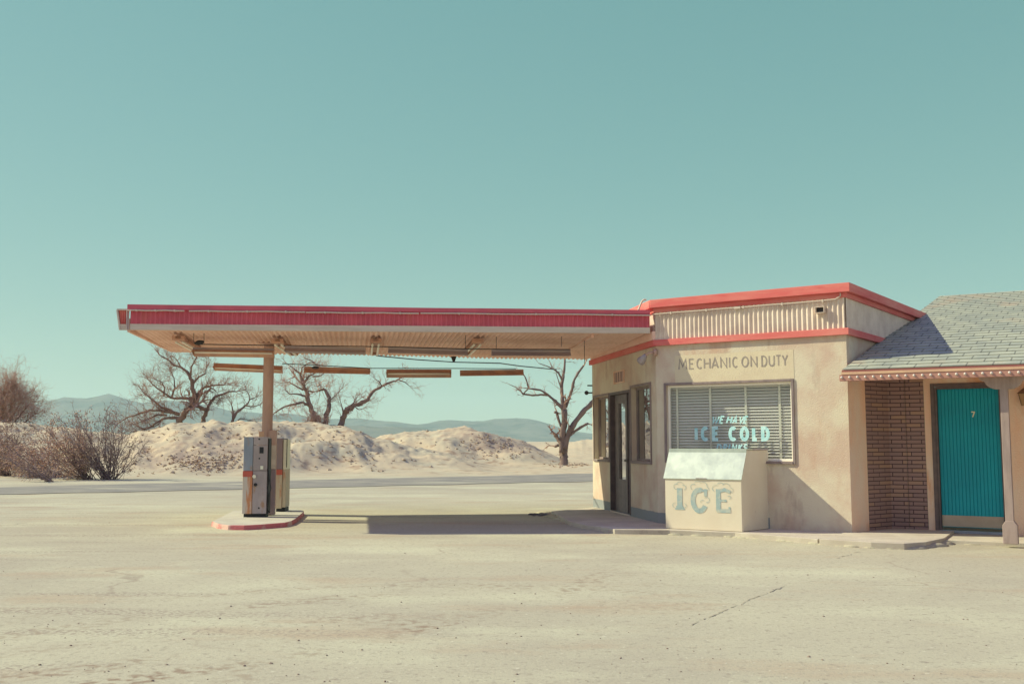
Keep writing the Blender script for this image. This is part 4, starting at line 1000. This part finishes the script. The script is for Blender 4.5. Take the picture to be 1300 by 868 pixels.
# long thin bricks
def brickmat():
    m = bpy.data.materials.new('roman_brick'); m.use_nodes = True; t = m.node_tree; b = t.nodes['Principled BSDF']; b.inputs['Roughness'].default_value = .85
    uv = t.nodes.new('ShaderNodeUVMap'); br = t.nodes.new('ShaderNodeTexBrick')
    br.inputs['Scale'].default_value = 1; br.inputs['Brick Width'].default_value = .30; br.inputs['Row Height'].default_value = .062; br.inputs['Mortar Size'].default_value = .007
    br.inputs['Color1'].default_value = (.27, .175, .17, 1); br.inputs['Color2'].default_value = (.33, .205, .185, 1); br.inputs['Mortar'].default_value = (.075, .045, .055, 1)
    br.inputs['Mortar Smooth'].default_value = .3; br.offset = .5
    t.links.new(uv.outputs[0], br.inputs['Vector'])
    # some bricks are pale: a second brick lattice used as a random per brick value
    b2 = t.nodes.new('ShaderNodeTexBrick'); b2.inputs['Scale'].default_value = 1; b2.inputs['Brick Width'].default_value = .30; b2.inputs['Row Height'].default_value = .062; b2.inputs['Mortar Size'].default_value = .007
    b2.inputs['Color1'].default_value = (0, 0, 0, 1); b2.inputs['Color2'].default_value = (1, 1, 1, 1); b2.inputs['Mortar'].default_value = (0, 0, 0, 1); b2.offset = .5
    t.links.new(uv.outputs[0], b2.inputs['Vector'])
    x = t.nodes.new('ShaderNodeMix'); x.data_type = 'RGBA'; r = ramp01(t, b2.outputs['Color'], .74, .86)
    t.links.new(r, x.inputs[0]); t.links.new(br.outputs['Color'], x.inputs[6]); x.inputs[7].default_value = (.36, .225, .175, 1)
    t.links.new(x.outputs[2], b.inputs['Base Color'])
    bu = t.nodes.new('ShaderNodeBump'); bu.inputs['Strength'].default_value = .8; bu.inputs['Distance'].default_value = .008; bu.invert = True
    t.links.new(br.outputs['Fac'], bu.inputs['Height']); t.links.new(bu.outputs[0], b.inputs['Normal']); return m
M['brick'] = brickmat()
m = MB(); m.uv = []
def uvquad(m, f, s0, s1, z0, z1, t, uo=0):
    m.quad(f.p(s0, t, z0), f.p(s1, t, z0), f.p(s1, t, z1), f.p(s0, t, z1)); m.uv += [(s0 + uo, z0), (s1 + uo, z0), (s1 + uo, z1), (s0 + uo, z1)]
uvquad(m, FJ, sj, LJ, 0, WH, -.012); 
FK = Frame(BI, math.degrees(math.atan2((FW.p(sW(1176.5), 0, 0) - BI).y, (FW.p(sW(1176.5), 0, 0) - BI).x))); LK = (FW.p(sW(1176.5), 0, 0) - Vector((BI.x, BI.y, 0))).length
sm_ = FK.s(1152.5, 0, 600)
uvquad(m, FK, -.02, sm_ - .006, 0, WH, .0, 1.03); uvquad(m, FK, sm_ + .006, LK - .004, 0, WH, .0, 5.1); uvquad(m, FK, sm_ - .006, sm_ + .006, 0, WH, -.02, 9.1)
m.build('brick_wall', M['brick'], wing)
# door
df_ = casing(wing, FW, dW, .055, .02, 'door_frame', M['darkframe'], False)
m = MB(); m.box(FW, dW[0] - .029, dW[0] + .03, -.10, .001, .05, dW[3]); m.box(FW, dW[1] - .03, dW[1] + .029, -.10, .001, .05, dW[3]); m.box(FW, dW[0] + .031, dW[1] - .031, -.10, .001, dW[3] - .03, dW[3] + .028)
m.build('door_jamb', M['darkframe'], wing)
dm = MB(); a, b = dW[0] + .032, dW[1] - .032; nb_ = 17; z0 = .13; z1 = dW[3] - .032
for i in range(nb_):
    s0 = a + (b - a) * i / nb_; s1 = a + (b - a) * (i + 1) / nb_
    wdt = .004
    dm.quad(FW.p(s0 + wdt, -.05, z0), FW.p(s1 - wdt, -.05, z0), FW.p(s1 - wdt, -.05, z1), FW.p(s0 + wdt, -.05, z1))
    dm.quad(FW.p(s1 - wdt, -.05, z0), FW.p(s1, -.057, z0), FW.p(s1, -.057, z1), FW.p(s1 - wdt, -.05, z1)); dm.quad(FW.p(s0, -.057, z0), FW.p(s0 + wdt, -.05, z0), FW.p(s0 + wdt, -.05, z1), FW.p(s0, -.057, z1))
dm.box(FW, a, b, -.09, -.058, z0, z1)
dr7 = dm.build('door', M['teal'], wing)
zk = FW.at(1235, 655)[1]
MB().box(FW, a + .004, b - .004, -.052, -.044, z0 + .01, zk).build('kick_plate', M['kick'], dr7)
nm = MB(); s7, z7 = FW.at(1235, 526, -.045); letter(nm, FW, '7', s7 - .028, s7 + .030, z7 - .045, z7 + .045, .015, -.047); nm.build('house_number', M['number'], dr7)
MB().box(FW, dW[0], dW[1], -.10, .03, .051, .085).build('threshold', M['pumpblue'], wing)
# roof
EL = D(1068.8, 483.7, 14.6); FEv = Frame(EL, -30.0)
ze0 = EL.z; sE = lambda u: FEv.s(u, 0, 480)
up = Vector((-FEv.n.x, -FEv.n.y, 0)); z_e = D(1070.4, 469.8, 14.6).z; SLP = .262
nrm = (Vector((FEv.d.x, FEv.d.y, 0)).cross(Vector((up.x, up.y, SLP)))).normalized()
q = PL(1193.5, 375.8, Vector((EL.x, EL.y, z_e)), nrm); rl = (q - EL); RT = Vector((rl.x, rl.y, 0)).dot(up); RS = Vector((rl.x, rl.y, 0)).dot(FEv.d)
SR = 13.0
def roofp(s, t, lift=0): return FEv.p(s, 0, 0) + up * t + Vector((0, 0, z_e + SLP * t + lift))
def left_at(t): return 0.01 + (RS - .01) * t / RT
rows = 32; m = MB(); m.uv = []
for i in range(rows):
    t0 = RT * i / rows; t1 = RT * (i + 1) / rows + .004
    l0, l1 = left_at(t0), left_at(t1)
    n = len(m.v); J = 60
    for j in range(J + 1):
        s0 = l0 + (SR - l0) * j / J; s1 = l1 + (SR - l1) * j / J
        wob = .003 * noise.noise(Vector((s0 * 3, i * 2.3, 0)))
        m.v += [roofp(s0, t0 - .0, .002), roofp(s0, t0 + wob, .014 + wob), roofp(s1, t1, .003)]
        m.uv += [(s0, i * 1.0 + .02), (s0, i * 1.0 + .03), (s1, i * 1.0 + .97)]
    for j in range(J):
        a_ = n + 3 * j; m.f.append((a_, a_ + 3, a_ + 4, a_ + 1)); m.f.append((a_ + 1, a_ + 4, a_ + 5, a_ + 2))
def shinglemat():
    mm = mat('grey_shingles', (.44, .45, .35), .95, (.33, .35, .295), 2.6, lo=.4, hi=.6, bump=.3, bscale=90, bdist=.004, spec=.1,
             extra=[((.47, .37, .27), .8, .56, .68, (1, .6, 1)), ((.27, .275, .25), 12, .56, .7, (1, 1, 1))])
    t, b = nodes_of(mm)
    uv = t.nodes.new('ShaderNodeUVMap'); sp = t.nodes.new('ShaderNodeSeparateXYZ'); t.links.new(uv.outputs[0], sp.inputs[0])
    row = math_node(t, 'FLOOR', sp.outputs[1])
    wn = t.nodes.new('ShaderNodeTexWhiteNoise'); wn.noise_dimensions = '1D'; t.links.new(row, wn.inputs['W'])
    sh = math_node(t, 'ADD', math_node(t, 'MULTIPLY', row, .437), math_node(t, 'MULTIPLY', wn.outputs['Value'], .12))
    x = math_node(t, 'DIVIDE', math_node(t, 'ADD', sp.outputs[0], math_node(t, 'MULTIPLY', sh, .33)), .33)
    fr = math_node(t, 'FRACT', x)
    slot = math_node(t, 'LESS_THAN', fr, .06)
    tab = t.nodes.new('ShaderNodeTexWhiteNoise'); tab.noise_dimensions = '2D'
    cx_ = t.nodes.new('ShaderNodeCombineXYZ'); t.links.new(math_node(t, 'FLOOR', x), cx_.inputs[0]); t.links.new(row, cx_.inputs[1]); t.links.new(cx_.outputs[0], tab.inputs['Vector'])
    def f1(t_): return math_node(t_, 'MULTIPLY', tab.outputs['Value'], .2)
    overlay(mm, (.20, .215, .20), f1)
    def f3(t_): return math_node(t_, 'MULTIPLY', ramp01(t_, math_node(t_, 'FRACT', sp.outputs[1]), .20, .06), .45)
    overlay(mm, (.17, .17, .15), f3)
    def f2(t_): return math_node(t_, 'MULTIPLY', slot, .6)
    overlay(mm, (.07, .07, .075), f2)
    return mm
M['shingle'] = shinglemat()
roof = m.build('roof', M['shingle'], wing)
m = MB(); m.prism([roofp(0, 0, -.03), roofp(SR, 0, -.03), roofp(SR, RT, -.03), roofp(RS, RT, -.03)][::-1], [roofp(0, 0, -.004), roofp(SR, 0, -.004), roofp(SR, RT, -.004), roofp(RS, RT, -.004)][::-1])
# back slope so the roof is a real one
for (a_, b_) in ((RS, SR),): m.quad(roofp(a_, RT, 0), roofp(b_, RT, 0), roofp(b_, RT, 0) + up * 3.2 + Vector((0, 0, -3.2 * SLP)), roofp(a_, RT, 0) + up * 3.2 + Vector((0, 0, -3.2 * SLP)))
m.build('roof_deck', M['fascia'], wing)
# eave: dark drip edge, peach board, pink fascia with a row of bolts
zt1 = FEv.at(1070.4, 472.3)[1]; zt2 = FEv.at(1069.2, 475.6)[1]; zt3 = ze0
m = MB(); m.box(FEv, .01, SR, -.04, .018, zt1, z_e - .004); m.build('drip_edge', M['fasciadark'], wing)
m = MB(); m.box(FEv, .0, SR, -.05, .030, zt2, zt1 - .001); m.build('eave_board', M['fasciatop'], wing)
m = MB(); m.box(FEv, -.03, SR, -.06, .022, zt3, zt2 - .001); fas = m.build('fascia', M['fascia'], wing, bevel=.003)
m = MB(); m.quad(FEv.p(.1, -.06, zt3 + .03), FEv.p(SR, -.06, zt3 + .03), FEv.p(SR, -1.6, zt3 + .10), FEv.p(.1, -1.6, zt3 + .10)); m.build('eave_soffit', M['stucco_o'], wing)
zm = (zt3 + zt2) / 2 + .004; u = 1060; s = .0; k = 0
while s < 3.6:
    bo = MB(); bo.ball(FEv.p(s + .004, .022, zm), .020, 10, 6, (1, 1, 1)); bo.build('bolt', M['bolt'], fas, smooth=True); s += .108; k += 1
# post with scalloped bracket
pb = D(1279, 600, 13.72); pb.z = 0; FP = Frame(pb, -30)
pw = (1288 - 1272.5) / 2 / FX * 13.7
zp0 = .05; m = MB(); m.box(FP, -pw * .62, pw * .62, -.11, .0, zp0 + .22, zt3 + .06)
m.prism([FP.p(x, 0.004, z) for x, z in ((-pw * 1.12, zp0), (pw * 1.12, zp0), (pw * 1.12, zp0 + .24), (pw * .63, zp0 + .30), (-pw * .63, zp0 + .30), (-pw * 1.12, zp0 + .24))], [FP.p(x, -.125, z) for x, z in ((-pw * 1.12, zp0), (pw * 1.12, zp0), (pw * 1.12, zp0 + .24), (pw * .63, zp0 + .30), (-pw * .63, zp0 + .30), (-pw * 1.12, zp0 + .24))])
m.build('post', M['post'], wing, bevel=.006)
ztb = zt3 + .02; bw = (1306 - 1248) / 2 / FX * 13.7; pr = []
def sc(x): return x * bw
low = [(-1, 0), (-.97, -.22), (-.85, -.36), (-.76, -.40), (-.70, -.62), (-.58, -.82), (-.42, -.95), (-.28, -.99), (.28, -.99), (.42, -.95), (.58, -.82), (.70, -.62), (.76, -.40), (.85, -.36), (.97, -.22), (1, 0)]
hb = (497 - 480) / FX * 13.7
pr = [(sc(x), ztb + z * hb) for x, z in low]
m = MB(); m.prism([FP.p(x, .006, z) for x, z in pr], [FP.p(x, -.09, z) for x, z in pr]); m.build('post_bracket', M['post'], wing, bevel=.006)
# wall lantern
sl0, zl0 = FW.at(1303, 508); m = MB()
m.prism([FW.p(sl0 + a_ * .10, .12 + b_ * .10, zl0 + .10) for a_, b_ in ((-1, -1), (1, -1), (1, 1), (-1, 1))], [FW.p(sl0 + a_ * .02, .12 + b_ * .02, zl0 + .17) for a_, b_ in ((-1, -1), (1, -1), (1, 1), (-1, 1))])
m.box(FW, sl0 - .03, sl0 + .03, .0, .02, zl0 - .05, zl0 + .16); m.tube([FW.p(sl0, .0, zl0 + .12), FW.p(sl0, .06, zl0 + .20), FW.p(sl0, .12, zl0 + .17)], .008, 6)
for a_, b_ in ((-1, -1), (1, -1), (1, 1), (-1, 1)): m.tube([FW.p(sl0 + a_ * .085, .12 + b_ * .085, zl0 + .10), FW.p(sl0 + a_ * .05, .12 + b_ * .05, zl0 - .08)], .006, 5)
lan = m.build('lantern', M['lantern'], wing)
m = MB(); m.prism([FW.p(sl0 + a_ * .045, .12 + b_ * .045, zl0 - .08) for a_, b_ in ((-1, -1), (1, -1), (1, 1), (-1, 1))], [FW.p(sl0 + a_ * .08, .12 + b_ * .08, zl0 + .095) for a_, b_ in ((-1, -1), (1, -1), (1, 1), (-1, 1))]); m.build('lantern_glass', M['lanternglass'], lan)

# ------------------------------------------------------------------ bare trees
def wander(p, d, L, n, w, up_=0.0):
    pts = [p.copy()]; d = d.normalized()
    for i in range(n):
        d = (d + Vector((random.gauss(0, w), random.gauss(0, w), random.gauss(0, w) + up_))).normalized(); p = p + d * (L / n); pts.append(p.copy())
    return pts
def twigs(mb, p, d, L, r, level, kids=4, w=.22, up_=.05):
    n = 5 if level > 0 else 4
    pts = wander(p, d, L, n, w, up_); mb.tube(pts, [r * (1 - .75 * i / n) for i in range(n + 1)], 4 if level > 1 else 3, cap=False)
    if level <= 0: return
    for k in range(kids):
        i = random.randint(1, n); q = pts[i]; dd = (pts[i] - pts[i - 1]).normalized()
        a = dd.orthogonal().normalized(); a.rotate(Matrix.Rotation(random.uniform(0, 6.28), 3, dd))
        nd = (dd * random.uniform(.5, 1.1) + a * random.uniform(.5, 1.0)).normalized()
        twigs(mb, q, nd, L * random.uniform(.45, .75), r * .55, level - 1, kids, w, up_)
WB = [.25]
def tree(name, label, limbs, Y, density, tw_mat, bark, base, group='bare trees beyond the road', L0=.9, kids=4, level=2, extra=None, minr=.010):
    px = Y / FX; b = D(*base, Y); b.z = terrain(b.x, b.y)
    root = thing(name, label, 'tree', b, group)
    tr = MB(); tw = MB()
    for (pts, w0, w1) in limbs:
        dy = random.uniform(-.5, .5); P_ = []
        for i, (u, v) in enumerate(pts): P_.append(D(u, v, Y + dy * i * .35))
        if (pts[0][1] > base[1] - 4): P_[0].z -= .35
        # resample with a little wobble
        Q = []; Rr = []
        for i in range(len(P_) - 1):
            for k in range(3):
                f_ = k / 3; q = P_[i].lerp(P_[i + 1], f_); tt = (i + f_) / (len(P_) - 1)
                rr_ = (w0 + (w1 - w0) * tt) * px / 2
                if i or k: q += Vector((random.gauss(0, WB[0]), random.gauss(0, WB[0]), random.gauss(0, WB[0]))) * rr_
                Q.append(q); Rr.append(rr_ * random.uniform(.88, 1.15))
        Q.append(P_[-1]); Rr.append(w1 * px / 2)
        if pts[0][1] > base[1] - 4: Rr[0] *= 1.35; Rr[1] *= 1.1
        tr.tube(Q, Rr, 9, True, .08)
        Ltot = sum((Q[i + 1] - Q[i]).length for i in range(len(Q) - 1))
        nk = int(1.7 * density * Ltot * (1.0 if w0 < 6 else .6))
        for _ in range(nk):
            i = min(len(Q) - 2, int(len(Q) * random.random() ** .7)); 
            if pts[0][1] > base[1] - 4 and i < 2: continue
            q = Q[i].lerp(Q[i + 1], random.random()); dd = (Q[i + 1] - Q[i]).normalized()
            a = dd.orthogonal().normalized(); a.rotate(Matrix.Rotation(random.uniform(0, 6.28), 3, dd))
            nd = (dd * random.uniform(.1, .9) + a + Vector((0, 0, .25))).normalized()
            twigs(tw, q, nd, L0 * random.uniform(.5, 1.25), max(minr, Rr[i] * .35 if Rr[i] < .06 else .02), level, kids)
        # tip bursts
        for _ in range(3 if density > 3 else 1):
            dd = (Q[-1] - Q[-2]).normalized(); twigs(tw, Q[-1], (dd + Vector((random.gauss(0, .4), random.gauss(0, .4), random.gauss(0, .4)))).normalized(), L0 * random.uniform(.6, 1.2), max(minr, Rr[-1] * .8), level, kids)
    if extra: extra(tw)
    tr.build('trunk', bark, root, smooth=True); tw.build('crown', tw_mat, root)
    return root
tree('bare_tree', 'wide bare tree with two leaning trunks on the berm left of the canopy column', [
    ([(225, 543), (228, 534), (232, 524), (240, 519), (247, 515)], 9, 6), ([(257, 540), (259, 530), (263, 519), (268, 509), (275, 503), (290, 497), (300, 497)], 6, 1.5),
    ([(262, 520), (254, 517), (247, 514)], 5, 5), ([(249, 516), (247, 505), (244, 492), (242, 480), (238, 473), (230, 466), (221, 463), (213, 456), (203, 451)], 6, 1.2),
    ([(250, 513), (251, 500), (257, 493), (266, 490), (276, 489), (287, 488)], 5, 1.2), ([(241, 478), (243, 466), (249, 455), (251, 450)], 3, 1), ([(244, 488), (252, 478), (261, 474), (262, 464)], 3, 1),
    ([(243, 507), (234, 505), (221, 506), (212, 502), (204, 496), (196, 490), (190, 484)], 4, 1), ([(228, 526), (216, 521), (205, 517), (196, 509), (187, 502), (181, 497)], 4.5, 1), ([(226, 530), (213, 530), (204, 533), (192, 541), (178, 547), (165, 548)], 4, 1),
    ([(222, 524), (206, 521), (190, 521), (176, 525), (162, 530), (150, 537)], 4, 1), ([(208, 503), (209, 492), (205, 485), (197, 481)], 2.5, .8), ([(218, 505), (222, 492), (221, 480), (218, 473)], 2.5, .8), ([(262, 500), (268, 492), (275, 497)], 2, .8),
    ([(230, 466), (224, 456), (218, 452)], 1.5, .7), ([(212, 527), (200, 526), (188, 532), (172, 538)], 2.5, .8), ([(207, 532), (200, 539), (186, 545)], 2, .8)], 58, 6.2, M['twig'], M['bark'], (232, 541), L0=.85)
tree('bare_tree', 'small leaning bare tree on the crest just left of the canopy column', [
    ([(291, 535), (298, 527), (306, 519), (313, 514), (317, 507), (325, 504)], 4, 1), ([(296, 531), (296, 522), (294, 514)], 3, 1), ([(312, 515), (320, 516), (330, 514)], 2.2, .8), ([(317, 508), (316, 501), (312, 495)], 1.6, .6), ([(293, 533), (305, 531), (318, 533)], 2, .8)],
    58, 3.5, M['twig'], M['bark'], (293, 535), L0=.6)
def shoots(u0, u1, v, Y, n, L):
    def f(tw):
        for _ in range(n):
            p = D(random.uniform(u0, u1), v + random.uniform(-1, 3), Y + random.uniform(-.5, .5)); twigs(tw, p, Vector((random.gauss(0, .5), random.gauss(0, .4), 1)), L * random.uniform(.5, 1.2), .02, 2, 4, .2)
    return f
tree('bare_tree', 'dense twiggy tree with a brushy foot and broken second stem right of the column', [
    ([(401, 538), (398, 528), (394, 517), (391, 507), (389, 497), (386, 489)], 7, 4.5), ([(386, 489), (383, 481), (380, 473), (373, 468), (366, 463)], 4, 1), ([(386, 485), (392, 478), (399, 474), (403, 467)], 3.5, 1), ([(391, 513), (382, 511), (370, 513), (358, 518), (346, 526)], 4, 1.2),
    ([(412, 538), (415, 526), (418, 513), (419, 507), (415, 499), (411, 494), (405, 496)], 6.5, 2.5), ([(381, 476), (384, 466), (394, 460), (404, 463)], 2.2, .8), ([(402, 463), (395, 458), (388, 455)], 1.8, .7), ([(385, 495), (376, 490), (367, 485), (356, 486)], 2.5, .8), ([(388, 503), (378, 500), (368, 500), (362, 495)], 2.5, .8), ([(419, 508), (426, 502), (432, 495)], 1.8, .7), ([(397, 478), (407, 477), (415, 471)], 2, .7)],
    57, 6.0, M['twigpale'], M['bark'], (404, 538), L0=.8, extra=shoots(388, 418, 537, 57, 55, .6))
tree('bare_tree', 'single trunk tree leaning hard right toward the low strip lights', [
    ([(429, 542), (434, 533), (437, 526), (440, 520), (447, 516), (457, 512), (465, 509), (469, 503), (474, 497), (482, 492), (491, 487), (500, 484), (507, 481)], 7.5, 2), ([(437, 522), (443, 516), (449, 511)], 4, 1.5), ([(485, 490), (481, 484), (476, 481)], 1.8, .7), ([(436, 524), (434, 516), (432, 508)], 1.8, .7), ([(506, 482), (514, 485), (520, 490)], 1.8, .7), ([(449, 515), (456, 520), (462, 518)], 1.6, .7)],
    57, 3.4, M['twig'], M['bark'], (430, 541), L0=.75)
WB[0] = .10
tree('pollarded_tree', 'cut back grey tree with sawn limbs standing alone beside the office', [
    ([(715.6, 590), (715.5, 583), (715.4, 577), (715.5, 570), (716, 564)], 11, 10), ([(716.5, 569), (719, 558), (723, 548), (731, 534), (743, 520), (751, 512), (758, 505)], 7.5, 5.5), ([(713.5, 574), (713, 562), (714.5, 550), (716, 538.5), (716, 520)], 7.5, 7.5), ([(716, 522), (714, 508), (713.2, 498), (713, 487), (715, 478), (716.5, 468), (717, 456)], 5.5, 2.4),
    ([(716, 521), (711, 515), (704.5, 509), (699, 504), (695, 500.7), (686, 495), (671, 493)], 4.4, 2), ([(671, 493), (669.5, 486), (666.5, 478), (663, 473)], 2.2, 1.2), ([(695, 501.5), (686, 501), (677, 501.6), (670, 501), (664, 500)], 2.6, 2.4), ([(664, 500), (660, 495), (654, 491), (646, 487.5)], 2.2, .7), ([(664, 500), (669, 495), (671, 493)], 1.6, 1.4),
    ([(718, 517), (721, 508), (724, 501.6), (727, 490), (728.5, 483), (734, 473), (741, 464)], 4.2, 2.4), ([(724, 552), (730, 547), (738, 542), (746.5, 537.4)], 4, 3), ([(713.5, 564), (709, 559), (706.5, 552)], 5, 4.4), ([(706, 553), (704.5, 551.5)], 6, 5), ([(709, 565), (704, 566.5)], 4, 3), ([(712.5, 541), (709, 533), (706.5, 523)], 3.2, 3.0), ([(704, 523), (708, 524)], 3.4, 2.6), ([(713.5, 482), (709, 473), (702, 468), (694, 464.5), (684, 461)], 2.6, .8), ([(712, 492), (709, 483), (706, 474)], 1.8, .8), ([(719, 553), (722, 545), (722.5, 540)], 3, 2.5), ([(701, 468), (699, 461), (696, 456)], 1.3, .6)],
    60, 1.1, M['twig'], M['bark2'], (715.6, 590), group='bare trees beyond the road', L0=.65, kids=3)
WB[0] = .25
# hazy crown at the left edge of the view
limb = []
for (a_, b_) in ((22, 500), (12, 492), (38, 512), (5, 505), (45, 525), (30, 505), (-5, 498), (-20, 500), (15, 485)):
    limb.append(([(-12, 552), ((-12 + a_) / 2 + 2, (552 + b_) / 2 + 8), (a_, b_)], 4, 1))
tree('bare_tree', 'pale twiggy tree cut off by the left edge of the photo', limb, 60, 13, M['twigpale'], M['bark'], (-12, 553), L0=1.05, kids=4)

# ------------------------------------------------------------------ desert shrubs
def shrub(label, base, Y, fans, n, leaf, leafmat, lsize=.035, stem_r=.02, group='desert shrubs beyond the road'):
    b = D(base[0], base[1], Y); b.z = terrain(b.x, b.y); px = Y / FX
    root = thing('desert_shrub', label, 'shrub', b, group)
    st = MB(); lf = MB()
    def leaves(p, k):
        for _ in range(k):
            q = p + Vector((random.gauss(0, .07), random.gauss(0, .07), random.gauss(0, .07)))
            a = Vector((random.gauss(0, 1), random.gauss(0, 1), random.gauss(0, 1))).normalized(); c = a.orthogonal().normalized(); s_ = lsize * random.uniform(.6, 1.4)
            lf.quad(q - a * s_, q + c * s_ * .45, q + a * s_, q - c * s_ * .45)
    for _ in range(n):
        tu, tv = random.choice(fans); tu += random.gauss(0, 7); tv += random.gauss(0, 6)
        e = D(tu, tv, Y + random.uniform(-1.1, 1.1)); s = b + Vector((random.gauss(0, .12), random.gauss(0, .12), -.05))
        mid_ = s.lerp(e, .45) + Vector((random.gauss(0, .12), random.gauss(0, .12), -.10 * (e - s).length * random.uniform(.2, 1)))
        pts = []
        for i in range(9):
            k = i / 8; q = s * (1 - k) ** 2 + mid_ * 2 * k * (1 - k) + e * k * k; q += Vector((random.gauss(0, .02), random.gauss(0, .02), random.gauss(0, .02))) * (1 if i else 0); pts.append(q)
        st.tube(pts, [stem_r * (1 - .75 * i / 8) for i in range(9)], 4, cap=False)
        for _k in range(11):
            i = random.randint(3, 8); q = pts[i]; dd = (pts[i] - pts[i - 1]).normalized()
            sub = wander(q, (dd + Vector((random.gauss(0, .6), random.gauss(0, .6), random.gauss(0, .5)))).normalized(), random.uniform(.25, .6), 4, .25, .05)
            st.tube(sub, [.008, .007, .006, .005, .003], 3, cap=False)
            for qq in sub[1:]:
                if random.random() < leaf: leaves(qq, random.randint(3, 7))
    st.build('stem', M['stem'], root); lf.build('foliage', leafmat, root)
    return root
shrub('open many stemmed dark shrub fanning up from the road edge, rightmost of the shrubs', (139, 608.5), 38, [(95, 545), (108, 533), (122, 540), (136, 530), (148, 545), (160, 560), (150, 535), (112, 560), (168, 572), (84, 552), (98, 562), (155, 545)], 60, .15, M['leafdull'], .03, .017)
shrub('dense brown shrub leaning left from a dark foot, in the middle of the shrubs', (112, 605), 38, [(60, 550), (75, 545), (92, 540), (100, 532), (50, 565), (70, 575), (85, 560), (105, 548), (62, 580), (55, 590), (80, 590), (118, 560), (98, 580)], 52, .38, M['leafbrown'], .035, .016)
shrub('rust brown shrub spreading low over the sand, left of the dense brown one', (78, 598), 40, [(20, 560), (35, 552), (50, 548), (10, 575), (30, 580), (45, 570), (60, 545), (0, 560), (40, 592), (15, 590), (-5, 580)], 50, .38, M['leafbrown'], .035, .016)
shrub('nearly bare dark branch shrub reaching low left from the road edge', (67, 613), 36, [(30, 585), (22, 575), (42, 588), (14, 570), (70, 592)], 12, .2, M['leafdull'], .03, .026)
shrub('dull brown shrub in the left corner in front of the pale tree', (8, 590), 42, [(-15, 555), (0, 550), (12, 548), (22, 562), (-5, 570), (15, 575), (30, 555), (-10, 545)], 44, .35, M['leafdull'], .035)

# ------------------------------------------------------------------ scrub tufts, rubble and pebbles
def tuft(mb, p, r, n=9):
    for _ in range(n):
        d = Vector((random.gauss(0, 1), random.gauss(0, 1), abs(random.gauss(.3, .6)))).normalized(); a = d.orthogonal().normalized()
        w = r * .16; mb.quad(p - a * w, p + a * w, p + d * r * random.uniform(.6, 1.2))
m = MB()
def on_slope(u, v):
    """march down the view ray to the terrain"""
    r = ray(u, v); k = 25.0
    while k < 110:
        q = EYE + r * k
        if q.z <= terrain(q.x, q.y): return q
        k += .25
    return None
random.seed(11)
for _ in range(300):
    c = random.random()
    if c < .5: u, v = random.uniform(150, 480), random.uniform(538, 598)
    elif c < .7: u, v = random.gauss(255, 24), random.gauss(588, 7)
    elif c < .85: u, v = random.uniform(590, 680), random.uniform(556, 582)
    else: u, v = random.uniform(0, 160), random.uniform(590, 615)
    q = on_slope(u, v)
    if q is None or q.y > 90 or q.y < 41: continue
    for _k in range(random.randint(1, 3)):
        x = q.x + random.gauss(0, .5); y = q.y + random.gauss(0, .3); tuft(m, Vector((x, y, terrain(x, y) + .01)), random.uniform(.05, .15))
for _ in range(60):
    u = random.gauss(728, 18); v = random.gauss(590, 1.6); q = G(u, v); q.z = terrain(q.x, q.y); tuft(m, q, random.uniform(.05, .2))
for (u, v, n) in ((866, 675, 14), (925, 676.5, 8), (300, 668.5, 14), (1176, 691, 10), (1196, 690, 8), (1275, 690, 8)):
    for _ in range(n): q = G(u + random.gauss(0, 4), v + random.gauss(0, .5)); tuft(m, q, random.uniform(.03, .07), 12)
m.build('dry_scrub', M['scrub'], kind='stuff', label='dry brown scrub tufts scattered over the dirt berms and slab edges', category='scrub')
m = MB()
def rock(mb, p, r):
    n = len(mb.v); mb.ball(p, r, 7, 4, (random.uniform(.8, 1.5), random.uniform(.8, 1.3), random.uniform(.45, .9)))
    for i in range(n, len(mb.v)): mb.v[i] += Vector((random.gauss(0, .15), random.gauss(0, .15), random.gauss(0, .15))) * r
for _ in range(620):
    c = random.random()
    if c < .30: u, v = random.gauss(258, 24), random.gauss(588, 7)
    elif c < .62: u, v = random.gauss(632, 26), random.gauss(566, 8)
    elif c < .9: u, v = random.uniform(160, 560), random.uniform(538, 600)
    else: u, v = random.uniform(0, 60), random.uniform(532, 548)
    q = on_slope(u, v)
    if q is None or q.y > 90 or q.y < 41: continue
    rock(m, Vector((q.x, q.y, terrain(q.x, q.y))), random.choice((.025, .035, .05, .08)))
for (u, v) in ((664, 583), (668, 584), (712, 592), (724, 591)): rock(m, G(u, v), .11)
m.build('rubble', M['rubble'], kind='stuff', label='mauve rubble and clods lying on the dirt mounds', category='rubble')
m = MB(); random.seed(5)
for _ in range(260):
    u = random.uniform(-50, 1350); v = 660 + 215 * random.random() ** .6
    q = G(u, v); 
    if q.y > 15.6 and u > 690: continue
    rock(m, q + Vector((0, 0, .002)), random.choice((.004, .005, .006, .010)) * random.uniform(.6, 1.1) * (.8 + .01 * q.y))
m.build('gravel', M['pebble'], kind='stuff', label='small dark pebbles strewn across the dusty lot', category='gravel')

# ------------------------------------------------------------------ haze
hz = MB(); f0 = Frame((0, 0, 0), 0)
hz.box(f0, -9500, 9500, 9500, -9900, -6, 420)
hm = bpy.data.materials.new('haze'); hm.use_nodes = True; t = hm.node_tree; t.nodes.clear()
pv = t.nodes.new('ShaderNodeVolumePrincipled'); pv.inputs['Color'].default_value = (.66, .93, .97, 1); pv.inputs['Density'].default_value = 0.00007; pv.inputs['Anisotropy'].default_value = 0.0
ou = t.nodes.new('ShaderNodeOutputMaterial'); t.links.new(pv.outputs[0], ou.inputs['Volume'])
hz.build('haze', hm, kind='stuff', label='thin pale desert haze', category='haze')
